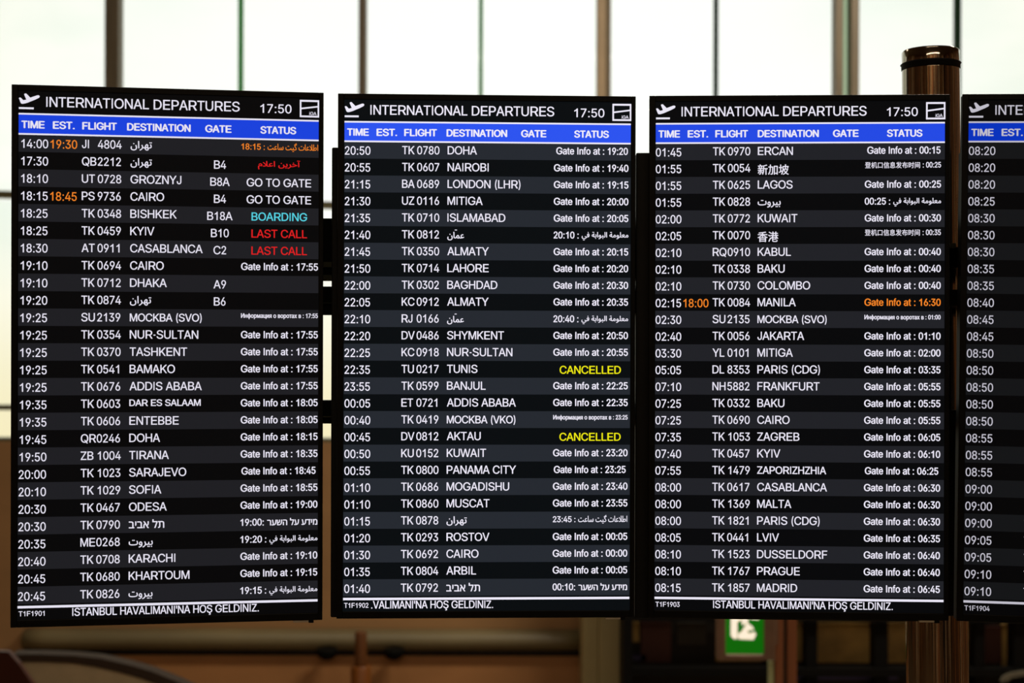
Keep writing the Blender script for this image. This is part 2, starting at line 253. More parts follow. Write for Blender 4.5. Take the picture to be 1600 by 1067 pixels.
  "р": (424, [[53,-143,0,522,59,0,0,-60,6,0,19,27,34,27,26,8,32,3,45,-6,39,-17,32,-29,25,-39,15,-48,5,-56,-5,-56,-15,-49,-24,-39,-33,-29,-39,-18,-45,-6,-31,3,-25,9,-35,27,-20,28,-4,0,0,-202],[220,47,33,4,26,15,22,22,15,29,9,34,3,38,-3,38,-9,34,-15,29,-21,21,-27,14,-33,5,-32,-5,-27,-13,-21,-21,-15,-28,-9,-34,-3,-40,3,-39,9,-35,15,-29,22,-21,26,-14]]),
  "м": (535, [[53,0,0,379,91,0,88,-211,14,-36,11,-32,8,-30,8,-29,-10,0,7,28,8,31,11,32,14,36,87,211,92,0,0,-379,-61,0,0,197,0,40,1,39,0,39,1,39,7,0,-15,-54,-16,-48,-22,-54,-83,-198,-54,0,-84,198,-21,54,-17,48,-16,54,9,0,1,-36,1,-39,0,-41,0,-41,0,-197]]),
  "а": (389, [[160,-9,-34,4,-32,10,-26,17,-20,23,-13,28,-5,35,4,30,9,23,15,18,20,14,47,18,53,9,56,7,31,8,8,8,3,12,0,2,-9,40,-27,25,-44,9,-47,-9,-31,-21,-18,-27,-59,17,16,31,22,24,25,18,29,11,61,9,45,-5,47,-19,20,-17,16,-23,11,-30,4,-39,0,-251,-60,0,0,52,-5,0,-20,-27,-37,-24],[170,45,32,4,26,10,20,15,15,19,9,22,4,23,0,52,-17,-8,-28,-6,-31,-5,-25,-3,-41,-9,-31,-20,-8,-15,-3,-19,10,-33,28,-20]]),
  "ц": (415, [[53,0,0,379,61,0,0,-323,180,0,0,323,61,0,0,-379],[344,-109,0,109,-26,0,0,56,87,0,0,-165]]),
  "я": (385, [[332,0,-61,0,0,326,-87,0,-42,-4,-28,-13,-16,-21,-5,-29,5,-28,16,-20,29,-13,41,-4,114,0,0,-52,-118,0,-65,8,-47,24,-27,37,-9,48,9,49,27,38,47,25,65,8,152,0],[85,0,-70,0,107,172,68,0]]),
  "т": (325, [[132,0,0,325,-126,0,0,54,313,0,0,-54,-126,0,0,-325]]),
  "х": (379, [[21,0,150,218,0,-47,-142,208,71,0,47,-73,32,-53,28,-47,-32,0,27,47,31,53,49,73,70,0,-143,-210,0,45,149,-214,-71,0,-56,85,-31,51,-27,46,32,0,-27,-46,-30,-51,-57,-85]]),
  "в": (392, [[53,0,0,379,155,0,56,-7,43,-20,27,-32,9,-42,-4,-30,-15,-22,-24,-17,-30,-10,42,-14,33,-33,10,-22,3,-28,-4,-27,-11,-25,-18,-21,-25,-16,-31,-10,-37,-3],[111,56,121,0,27,3,20,11,12,16,4,22,-4,25,-12,20,-20,12,-27,4,-121,0],[111,220,98,0,30,4,24,10,14,17,5,22,-5,21,-15,16,-23,10,-31,4,-97,0]]),
}
WORD_DATA = {
  "tehran": [[30,-1,5,52,14,59,23,66,72,-28,-17,-53,-11,-47,-4,-42,7,-48,20,-38,74,-51,106,-17,113,18,72,47,39,66,11,71,-15,92,-53,134,75,38,37,-79,27,-85,10,-89,-9,-80,-32,-80,-58,-69,-90,-48,-128,-18,-110,13,-92,42,-63,71],[332,398,-35,15,-15,34,15,35,35,15,35,-15,14,-35,-14,-34],[777,0,-20,714,81,0,20,-714],[927,-232,-29,76,122,55,77,66,40,72,12,70,-21,100,-48,95,73,37,34,-69,26,-64,18,-55,37,-58,61,-16,31,-11,9,-28,-14,-29,-36,-14,-71,16,-42,41,-19,53,32,-18,-7,-63,-22,-58,-76,-94,-96,-67],[1626,-217,-60,7,-54,22,-46,36,-35,51,-22,66,-8,81,19,149,51,117,69,77,75,27,59,-19,41,-53,15,-81,-13,-84,-48,-76,-102,-52,65,55,65,-14,67,-11,72,-4,31,-11,9,-28,-14,-29,-36,-14,-58,3,-62,8,-59,10,87,3,35,-59,5,-63,-23,-57,-50,-42],[1319,-5,10,82,42,0,40,1,4,-74,-47,-7],[1628,-135,36,7,29,21,11,42,-12,45,-44,34,-88,13,-26,-1,-30,-4,-31,-7,0,68,70,16,55,29,37,50,13,76,-3,34,-13,33,-24,13,-36,-20,-42,-56,-34,-85,-14,-109,15,-105,37,-60,48,-27],[1826,-5,10,82,92,5,47,23,14,58,-8,60,-21,73,-28,77,81,30,25,-73,19,-81,8,-70,-13,-85,-43,-57,-74,-32],[2044,507,-35,15,-15,34,15,35,35,15,35,-15,14,-35,-14,-34],[1907,507,-35,15,-15,34,15,35,35,15,35,-15,14,-35,-14,-34]],
  "beirut": [[390,-21,26,82,202,6,139,20,81,37,26,57,-14,88,-36,107,77,27,25,-68,19,-72,8,-66,-7,-55,-20,-45,-36,-38,-54,-30,-169,-38],[390,-21,-156,11,-113,36,-68,63,-23,93,4,52,11,53,13,52,75,-19,-9,-35,-8,-42,-4,-38,7,-47,20,-36,36,-28,56,-18,185,-15,20,-50],[557,401,-35,15,-15,34,15,35,35,15,35,-15,14,-35,-14,-34],[420,401,-35,15,-15,34,15,35,35,15,35,-15,14,-35,-14,-34],[1051,-230,-18,82,111,22,86,42,57,71,20,110,-6,60,-18,50,-28,35,-38,13,-41,-17,-30,-45,-10,-54,9,-36,28,-24,52,-8,59,6,50,16,4,-70,-56,-24,-66,-7,-67,8,-50,24,-32,39,-10,56,12,77,34,70,53,52,69,19,70,-20,50,-56,30,-79,10,-91,-9,-87,-28,-74,-47,-60,-65,-47,-84,-33],[1444,-232,-29,76,122,55,77,66,40,72,12,70,-21,100,-48,95,73,37,34,-69,26,-64,18,-55,37,-58,61,-16,31,-11,9,-28,-14,-29,-36,-14,-71,16,-42,41,-19,53,32,-18,-7,-63,-22,-58,-76,-94,-96,-67],[1836,-5,10,82,78,8,43,29,23,62,22,107,78,-15,-9,-40,-9,-43,-3,-38,2,-28,15,-22,44,-14,89,-6,31,-11,9,-28,-14,-29,-36,-14,-97,7,-54,19,-26,33,-12,45,30,-2,-34,-52,-43,-31,-57,-15],[2088,-194,-35,14,-15,35,15,35,35,15,35,-15,14,-35,-14,-35],[1951,-194,-35,14,-15,35,15,35,35,15,35,-15,14,-35,-14,-35],[2209,-5,10,82,78,6,42,25,13,55,-8,60,-21,73,-28,77,81,30,25,-73,19,-81,8,-70,-8,-70,-26,-52,-43,-35,-62,-20],[2316,-191,-35,14,-15,35,15,35,35,15,35,-15,14,-35,-14,-35]],
  "amman": [[30,-1,5,52,14,59,23,66,72,-28,-17,-53,-11,-47,-4,-42,7,-48,20,-38,74,-51,106,-17,113,18,72,47,39,66,11,71,-15,92,-53,134,75,38,37,-79,27,-85,10,-89,-9,-80,-32,-80,-58,-69,-90,-48,-128,-18,-110,13,-92,42,-63,71],[332,398,-35,15,-15,34,15,35,35,15,35,-15,14,-35,-14,-34],[976,-5,-122,18,-36,23,-23,33,-18,98,-20,547,82,0,20,-515,10,-75,34,-37,83,-10,31,-11,9,-28,-14,-29],[976,-5,10,82,45,12,32,40,39,75,49,78,48,49,44,24,39,7,59,-14,49,-49,47,-95,42,-82,39,-36,46,-9,31,-11,9,-28,-14,-29,-36,-14,-71,13,-55,41,14,21,-29,-50,-42,-30,-49,-9,-67,14,-67,40,-56,61,-49,-67,-49,-28],[1170,172,37,-49,39,-34,40,-20,35,-7,30,6,22,19,7,30,-9,40,-18,45,-21,41,-25,29,-31,10,-31,-10,-35,-34],[1554,-5,10,82,98,1,50,3,22,1,-42,32,-42,55,-18,79,27,100,73,67,106,24,49,-4,50,-12,-17,-77,-42,8,-40,3,-64,-13,-44,-38,-16,-58,11,-47,29,-39,40,-28,44,-17,38,-5,22,7,23,8,31,12,47,21,28,-73,-136,-48,-151,-32]],
  "arinfo": [[30,-1,5,52,14,59,23,66,72,-28,-17,-53,-11,-47,-4,-42,19,-72,51,-48,76,-28,90,-9,109,10,89,28,60,42,22,51,-10,24,-30,21,-48,20,-64,19,19,83,92,-33,70,-22,52,-11,37,-4,31,-11,9,-28,-14,-29,-36,-14,-12,0,-12,0,-13,0,3,-15,1,-14,-25,-72,-75,-64,-118,-45,-159,-17,-146,25,-61,32,-48,45,-31,58],[398,-421,-35,14,-15,35,15,35,35,15,35,-15,14,-35,-14,-35],[261,-421,-35,14,-15,35,15,35,35,15,35,-15,14,-35,-14,-35],[736,-5,10,82,56,1,62,1,58,5,45,9,56,33,29,52,8,83,-11,78,-31,58,-48,22,-41,-17,-29,-45,-11,-54,9,-36,28,-23,52,-9,59,6,50,16,4,-70,-36,-18,-42,-10,-44,-3,-86,17,-54,45,-19,65,12,77,34,70,53,52,69,19,49,-9,41,-26,53,-91,17,-120,-25,-128,-34,-50,-51,-39,-55,-22,-71,-13,-81,-7],[959,604,-35,15,-15,34,15,35,35,15,35,-15,14,-35,-14,-34],[1947,-5,-95,16,-66,53,-28,104,-16,348,81,0,16,-330,17,-70,40,-31,61,-8,31,-11,9,-28,-14,-29],[1796,105,-111,-18,-98,16,-70,47,-26,73,22,79,59,66,87,49,105,26,14,-84,-88,-13,-65,-30,-41,-39,-14,-41,16,-36,41,-21,55,-9,58,2,48,10],[1775,631,-35,15,-15,34,15,35,35,15,35,-15,14,-35,-14,-34],[1638,631,-35,15,-15,34,15,35,35,15,35,-15,14,-35,-14,-34],[1947,-5,10,82,78,6,42,25,13,55,-8,60,-21,73,-28,77,81,30,25,-73,19,-81,8,-70,-8,-70,-26,-52,-43,-35,-62,-20],[2054,-191,-35,14,-15,35,15,35,35,15,35,-15,14,-35,-14,-35],[2308,0,-20,714,81,0,20,-714],[2512,-230,-18,82,111,22,86,42,57,71,20,110,-25,113,-29,34,-36,11,-39,-16,-30,-43,-11,-59,8,-29,23,-18,40,-10,56,-3,211,0,31,-11,9,-28,-14,-29,-36,-14,-239,0,-84,13,-61,41,-24,72,13,81,35,69,53,48,67,18,82,-27,57,-81,21,-138,-9,-87,-28,-74,-47,-60,-65,-47,-84,-33],[2926,-5,10,82,66,8,37,29,21,62,22,107,78,-15,-9,-40,-8,-43,-4,-38,9,-36,39,-25,92,-9,31,-11,9,-28,-14,-29,-36,-14,-102,12,-54,35,-23,57,30,-2,-34,-52,-41,-31,-51,-15],[3096,-191,-35,14,-15,35,15,35,35,15,35,-15,14,-35,-14,-35],[3269,-5,9,82,80,11,27,39,1,78,-19,509,81,0,20,-500,-4,-94,-25,-69,-61,-42],[3621,0,-20,714,81,0,20,-714],[4531,-5,-95,16,-66,53,-28,104,-16,348,81,0,16,-330,17,-70,40,-31,61,-8,31,-11,9,-28,-14,-29],[4380,105,-111,-18,-98,16,-70,47,-26,73,21,79,59,66,88,49,105,26,14,-84,-89,-13,-65,-30,-40,-39,-14,-41,16,-36,41,-21,55,-9,58,2,48,10],[4359,631,-35,15,-15,34,15,35,35,15,35,-15,14,-35,-14,-34],[4222,631,-35,15,-15,34,15,35,35,15,35,-15,14,-35,-14,-34],[4531,-5,10,82,47,12,37,40,39,75,57,97,58,45,56,12,63,-17,51,-47,35,-63,12,-69,-21,-95,-53,-51,-68,-16,-79,12,-123,61,39,63,89,-42,65,-12,46,9,25,24,8,36,-14,58,-35,48,-46,19,-35,-10,-35,-37,-41,-78,-45,-85,-44,-47,-46,-20],[5114,-230,-18,82,111,22,87,42,56,71,20,110,-25,113,-29,34,-36,11,-39,-16,-29,-43,-12,-59,8,-29,24,-18,39,-10,56,-3,211,0,31,-11,9,-28,-14,-29,-36,-14,-239,0,-83,13,-62,41,-24,72,13,81,36,69,53,48,66,18,82,-27,57,-81,21,-138,-9,-87,-28,-74,-47,-60,-65,-47,-84,-33],[5528,-5,9,82,80,11,27,39,1,78,-17,509,83,0,16,-507,17,-79,39,-40,55,-11,31,-11,9,-28,-14,-29,-36,-14,-69,14,-43,35,-21,45,21,-2,-32,-50,-61,-31],[5828,-5,10,82,113,12,98,31,76,45,50,53,17,54,-9,27,-30,22,-58,9,-49,-6,-51,-16,-41,-24,51,-43,48,-45,54,-56,52,-29,62,-19,68,-11,70,-4,31,-11,9,-28,-14,-29,-36,-14,-112,11,-108,32,-85,54,-38,44,-45,45,-53,42,-12,18,-10,27,-4,21,19,36,51,41,73,32,85,13,93,-17,52,-43,16,-57,-22,-87,-63,-82,-96,-67,-121,-46],[6349,-5,10,82,47,12,37,40,39,75,58,97,57,45,56,12,63,-17,51,-47,35,-63,12,-69,-21,-95,-53,-51,-68,-16,-79,12,-123,61,39,63,89,-42,65,-12,46,9,25,24,8,36,-14,58,-35,48,-46,19,-35,-10,-35,-37,-41,-78,-45,-85,-44,-47,-45,-20]],
  "fainfo": [[390,-21,26,82,129,8,136,27,128,53,107,86,63,-37,-12,-36,-3,-25,11,-28,41,-23,87,-9,31,-11,9,-28,-14,-29,-36,-14,-112,14,-72,43,-16,33,0,43,18,-6,-95,-62,-123,-45,-144,-27],[390,-21,-156,11,-113,36,-68,63,-23,93,4,52,11,53,13,52,75,-19,-9,-35,-8,-42,-4,-38,7,-47,20,-36,36,-28,56,-18,185,-15,20,-50],[558,401,-35,15,-15,34,15,35,35,15,35,-15,14,-35,-14,-34],[421,401,-35,15,-15,34,15,35,35,15,35,-15,14,-35,-14,-34],[1093,-5,10,82,98,1,50,3,22,1,-42,32,-42,55,-18,79,27,100,73,67,106,24,49,-4,50,-12,-17,-77,-42,8,-40,3,-64,-13,-44,-38,-16,-58,11,-47,29,-39,40,-28,44,-17,38,-5,22,7,23,8,31,12,47,21,28,-73,-136,-48,-151,-32],[1887,-5,-122,18,-36,23,-23,33,-18,98,-20,547,82,0,20,-515,10,-75,34,-37,83,-10,31,-11,9,-28,-14,-29],[1887,-5,10,82,52,5,34,23,25,58,28,112,75,-21,-9,-38,-9,-44,-4,-42,19,-39,69,-14,49,5,32,24,22,61,21,115,76,-14,-7,-44,-7,-51,-4,-43,6,-26,26,-20,59,-7,51,7,33,26,11,53,-17,96,-40,114,81,30,25,-73,19,-81,8,-70,-12,-81,-34,-57,-54,-34,-72,-12,-77,11,-46,34,-21,57,34,0,-40,-65,-52,-29,-82,-8,-53,8,-50,32,-25,70,30,6,-41,-75,-59,-33],[3339,-21,26,82,129,8,136,27,128,53,107,86,63,-37,-12,-36,-3,-25,11,-28,42,-23,86,-9,31,-11,9,-28,-14,-29,-36,-14,-112,14,-72,43,-16,33,0,43,18,-6,-95,-62,-123,-45,-144,-27],[3339,-21,-156,11,-113,36,-68,63,-23,93,4,52,11,53,13,52,75,-19,-9,-35,-8,-42,-4,-38,7,-47,20,-36,36,-28,56,-18,185,-15,20,-50],[3507,401,-35,15,-15,34,15,35,35,15,35,-15,14,-35,-14,-34],[3370,401,-35,15,-15,34,15,35,35,15,35,-15,14,-35,-14,-34],[4042,-5,10,82,78,8,43,29,23,62,22,107,78,-15,-9,-40,-8,-43,-4,-38,2,-28,15,-22,44,-14,89,-6,31,-11,9,-28,-14,-29,-36,-14,-97,7,-54,19,-26,33,-12,45,30,-2,-34,-52,-43,-31,-57,-15],[4294,-194,-35,14,-15,35,15,35,35,15,35,-15,14,-35,-14,-35],[4157,-194,-35,14,-15,35,15,35,35,15,35,-15,14,-35,-14,-35],[4414,550,-37,56,94,57,125,73,157,85,28,-61,-154,-84,-120,-69],[4415,-5,10,82,94,0,94,7,51,17,22,23,5,25,-17,57,-72,88,-56,52,-51,42,-38,31,-14,20,3,29,7,26,11,19,52,42,74,44,96,50,117,58,34,-74,-133,-64,-91,-47,-65,-39,-57,-40,15,38,112,-94,81,-84,50,-80,17,-79,-8,-48,-34,-49,-78,-37,-140,-15],[5495,-21,26,82,202,6,139,20,81,37,26,57,-14,88,-36,107,77,27,25,-68,19,-72,8,-66,-7,-55,-20,-45,-36,-38,-54,-30,-169,-38],[5495,-21,-156,11,-113,36,-68,63,-23,93,4,52,11,53,13,52,75,-19,-9,-35,-8,-42,-4,-38,7,-47,20,-36,36,-28,56,-18,185,-15,20,-50],[5662,401,-35,15,-15,34,15,35,35,15,35,-15,14,-35,-14,-34],[5525,401,-35,15,-15,34,15,35,35,15,35,-15,14,-35,-14,-34],[6389,-5,-122,18,-36,23,-23,33,-18,98,-20,547,82,0,20,-515,10,-75,34,-37,83,-10,31,-11,9,-28,-14,-29],[6389,-5,10,82,98,1,50,3,22,1,-42,32,-42,55,-18,79,27,100,73,67,106,24,49,-4,50,-12,-17,-77,-42,8,-40,3,-64,-13,-44,-38,-16,-58,11,-47,29,-39,40,-28,44,-17,38,-5,22,7,23,8,31,12,47,21,28,-73,-136,-48,-151,-32],[7491,-5,-98,10,-60,31,-30,54,-11,77,-20,547,82,0,20,-515,10,-75,34,-37,83,-10,31,-11,9,-28,-14,-29],[7034,-5,-54,4,-39,7,11,79,130,-3,107,35,40,35,31,51,20,67,6,84,48,-120,-36,-106,-55,-68,-68,-41,-72,-19],[7251,132,-45,73,-70,90,-92,102,-112,107,54,57,118,-117,90,-102,67,-87,47,-71],[7491,-5,10,82,209,0,151,8,104,22,61,39,20,55,-11,37,-34,35,-61,14,-95,-25,-90,-62,-76,-77,-53,-68,-87,3,76,107,99,101,112,75,120,28,95,-22,61,-61,21,-86,-8,-47,-26,-47,-46,-43,-71,-32,-96,-22,-123,-11,-157,-3],[7586,94,-20,620,81,0,20,-550],[8260,0,-20,714,81,0,20,-714]],
  "falast": [[74,-393,-29,129,-19,116,-6,87,22,102,59,63,83,30,94,6,91,-13,-3,66,-21,56,-37,38,-50,14,-47,-11,-41,-33,-38,-56,-62,34,58,86,66,47,69,14,86,-21,56,-56,30,-74,9,-76,-6,-50,-14,-45,-17,-31,-101,23,-84,5,-65,-17,-41,-40,-14,-66,6,-88,17,-108,26,-111],[1083,-5,-98,10,-60,31,-30,54,-11,77,-20,547,82,0,20,-515,10,-75,34,-37,83,-10,31,-11,9,-28,-14,-29],[626,-5,-54,4,-39,7,11,79,130,-3,107,35,40,35,31,51,20,67,6,84,48,-120,-36,-106,-55,-68,-68,-41,-72,-19],[843,132,-45,73,-70,90,-92,102,-112,107,54,57,118,-117,90,-102,67,-87,47,-71],[1083,-5,10,82,98,1,50,3,22,1,-42,32,-42,55,-18,79,27,100,73,67,106,24,49,-4,50,-12,-17,-77,-42,8,-40,3,-64,-13,-44,-38,-16,-58,11,-47,29,-39,40,-28,44,-17,38,-5,22,7,23,8,31,12,47,21,28,-73,-136,-48,-151,-32],[1678,0,-20,714,81,0,20,-714],[2132,-1,10,80,32,97,72,-28,-24,-77,-8,-65,7,-50,21,-40,74,-50,102,-16,114,14,73,40,39,56,11,66,-6,83,-17,77,-23,76,81,22,17,-61,10,-38,6,-25,29,-54,42,-23,48,-6,31,-11,9,-28,-14,-29,-36,-14,-70,15,-43,36,-21,46,41,-51,-19,-100,-53,-88,-97,-62,-155,-23,-108,14,-90,42,-62,72],[2434,398,-35,15,-15,34,15,35,35,15,35,-15,14,-35,-14,-34],[2832,-5,10,82,92,5,47,23,14,58,-8,60,-21,73,-28,77,81,30,25,-73,19,-81,8,-70,-13,-85,-43,-57,-74,-32],[3017,-194,-35,14,-15,35,15,35,35,15,35,-15,14,-35,-14,-35],[2880,-194,-35,14,-15,35,15,35,35,15,35,-15,14,-35,-14,-35],[3135,-232,-29,76,122,55,77,66,40,72,12,70,-21,100,-48,95,73,37,34,-69,26,-64,18,-55,37,-58,61,-16,31,-11,9,-28,-14,-29,-36,-14,-71,16,-42,41,-19,53,32,-18,-7,-63,-22,-58,-76,-94,-96,-67],[3527,-5,9,82,102,8,98,23,93,37,84,49,-60,40,-74,27,-86,9,-30,-1,-28,-3,-32,-7,-16,76,54,13,52,4,94,-12,77,-31,65,-36,59,-30,60,-13,21,0,7,-72,-79,-12,-70,-30,-73,-39,-84,-39,-105,-31],[3694,455,-35,15,-15,34,15,35,35,15,35,-15,14,-35,-14,-34],[4205,0,-17,644,81,0,17,-644],[4295,741,-54,11,-44,20,-37,10,-32,-9,-31,-25,-38,32,48,46,53,16,46,-10,43,-20,46,-10,30,6,34,17,29,-41,-54,-35]],
  "shadda": [[92,591,-33,7,-20,20,-13,56,2,24,4,28,50,14,-4,-31,-2,-26,6,-28,19,-9,25,16,11,62,0,30,48,18,0,-61,6,-24,23,-11,24,11,6,28,-4,35,-11,34,45,14,17,-43,6,-45,-18,-59,-24,-20,-34,-7,-50,17,-20,39,23,-9,-23,-57]],
  "telaviv": [[349,0,0,385,-8,59,-23,38,-37,20,-49,7,-202,0,0,83,208,0,89,-11,63,-34,37,-58,12,-86,0,-403],[30,0,0,83,487,0,0,-83],[617,213,0,379,90,0,0,-289,-45,-90],[1126,0,0,385,-8,59,-23,38,-37,20,-49,7,-202,0,0,83,208,0,89,-11,63,-34,37,-58,12,-86,0,-403],[807,0,0,83,487,0,0,-83],[1769,0,-257,382,-143,210,106,0,241,-358,159,-234],[1375,0,0,158,20,128,56,87,87,50,27,-67,-55,-37,-34,-63,-11,-92,0,-164],[1704,184,-30,66,55,37,32,63,10,90,0,152,90,0,0,-146,-18,-124,-54,-87],[2308,592,370,0,0,-68,-187,-524,-95,0,188,509,-366,0,0,251,90,0],[3210,0,0,385,-8,59,-23,38,-37,20,-49,7,-341,0,0,83,347,0,89,-11,63,-34,37,-58,12,-86,0,-403],[2748,0,0,83,46,0,41,23,14,69,0,373,90,0,0,-368,-9,-79,-26,-56,-46,-34,-69,-11]],
  "heinfo": [[372,0,0,385,-8,59,-23,38,-37,20,-49,7,-240,0,0,83,246,0,89,-11,63,-34,37,-58,12,-86,0,-403],[567,0,0,83,181,0,106,15,77,47,52,84,25,126,22,237,90,0,-22,-237,-14,-94,-32,-95,-60,-84,-98,-60,-146,-22],[733,67,-122,525,90,0,120,-525],[1242,0,-52,592,90,0,45,-509,126,0,95,16,79,48,57,85,29,123,22,237,90,0,-22,-237,-15,-85,-34,-95,-61,-87,-98,-64,-142,-24],[1299,202,-7,81,84,26,46,25,28,42,13,63,14,153,90,0,-12,-135,-10,-77,-23,-63,-48,-50,-85,-38],[2335,0,0,385,-8,59,-23,38,-37,20,-49,7,-280,0,0,83,286,0,89,-11,63,-34,37,-58,12,-86,0,-403],[1938,0,0,354,90,0,0,-354],[2888,592,370,0,0,-68,-187,-524,-95,0,188,509,-366,0,0,251,90,0],[3318,0,0,83,181,0,106,15,77,47,52,84,25,126,22,237,90,0,-22,-237,-14,-94,-32,-95,-60,-84,-98,-60,-146,-22],[3484,67,-122,525,90,0,120,-525],[4204,0,0,83,181,0,106,15,77,47,52,84,25,126,22,237,90,0,-22,-237,-14,-94,-32,-95,-60,-84,-98,-60,-146,-22],[4370,67,-122,525,90,0,120,-525],[5104,0,0,544,90,0,0,-544],[4797,509,0,83,488,0,0,-83],[5385,213,0,379,90,0,0,-289,-45,-90],[5895,604,117,-26,42,-31,31,-40,25,-106,0,-401,-260,0,0,83,170,0,0,304,-8,56,-23,44,-41,29,-59,9,-87,-24,-55,-68,-27,-106,-35,-327,-90,0,45,410,-40,182,90,0,17,-84,3,0,30,36,38,31,50,21]],
  "singapore": [[360,213,82,-162,53,32,-84,157],[135,235,-39,-90,-55,-77,53,-38,57,86,45,104],[553,744,0,-344,-15,-217,-78,-208,58,-46,87,230,18,241,0,32,152,0,0,-507,73,0,0,507,110,0,0,70,-335,0,0,192,160,31,144,42,-61,55,-141,-43],[214,827,44,-92,-197,0,0,-63,442,0,0,63,-167,0,-54,109],[377,667,-54,-160,-277,0,0,-64,205,0,0,-104,-201,0,0,-66,201,0,0,-255,-12,-13,-77,0,22,-64,106,12,24,23,6,41,0,256,187,0,0,66,-187,0,0,104,199,0,0,64,-128,0,56,145],[126,651,39,-144,65,18,-43,140],[1572,716,0,-781,72,0,0,74,194,0,0,-66,75,0,0,773],[1644,81,0,562,194,0,0,-562],[1195,827,-1,-177,-141,0,0,-73,139,0,-37,-348,-127,-258,58,-52,137,282,42,376,152,0,-14,-409,-24,-142,-34,-16,-108,4,22,-75,119,0,37,11,29,28,32,166,14,468,0,38,-223,0,2,177],[2398,692,0,-260,-23,-232,-120,-222,57,-49,122,218,35,234,11,0,66,-149,90,-126,-106,-73,-115,-51,44,-61,119,56,108,78,107,-77,124,-55,48,63,-122,49,-105,70,103,145,70,183,-47,17,-13,-3,-151,0,0,175,165,0,-38,-127,66,-15,65,202,-54,13,-13,-3,-191,0,0,148,-73,0,0,-148],[2627,622,0,-175,-157,0,0,175],[2822,381,-57,-123,-79,-104,-79,105,-58,122],[2034,163,30,-74,300,136,-17,66,-105,-45,0,282,110,0,0,71,-110,0,0,229,-71,0,0,-229,-124,0,0,-71,124,0,0,-311]],
  "hongkong": [[279,110,454,0,0,-94,-454,0],[279,166,0,89,454,0,0,-89],[205,316,0,-396,74,0,0,36,454,0,0,-34,77,0,0,394],[778,833,-290,-48,-350,-28,19,-64,303,21,0,-104,-403,0,0,-68,323,0,-159,-130,-184,-91,50,-61,202,115,171,163,0,-195,78,0,0,194,176,-154,202,-111,49,60,-184,87,-161,123,324,0,0,68,-406,0,0,112,297,51],[1086,777,95,-55,75,-59,44,62,-76,56,-95,50],[1035,507,172,-105,43,61,-77,53,-96,47],[1493,305,236,0,0,-104,-236,0],[1713,839,0,-119,-195,0,0,119,-73,0,0,-119,-135,0,0,-68,135,0,0,-116,-177,0,0,-69,180,0,-78,-113,-97,-89,-48,36,-163,-322,66,-46,145,298,31,-37,119,113,0,-270,29,-86,109,-21,224,0,93,31,31,121,-65,27,-15,-93,-49,-20,-215,0,-59,8,-13,34,0,103,304,0,0,187,63,-70,68,-54,52,59,-108,86,-85,118,178,0,0,69,-178,0,0,116,150,0,0,68,-150,0,0,119],[1493,365,-27,0,57,102,190,0,57,-102],[1518,652,195,0,0,-116,-195,0]],
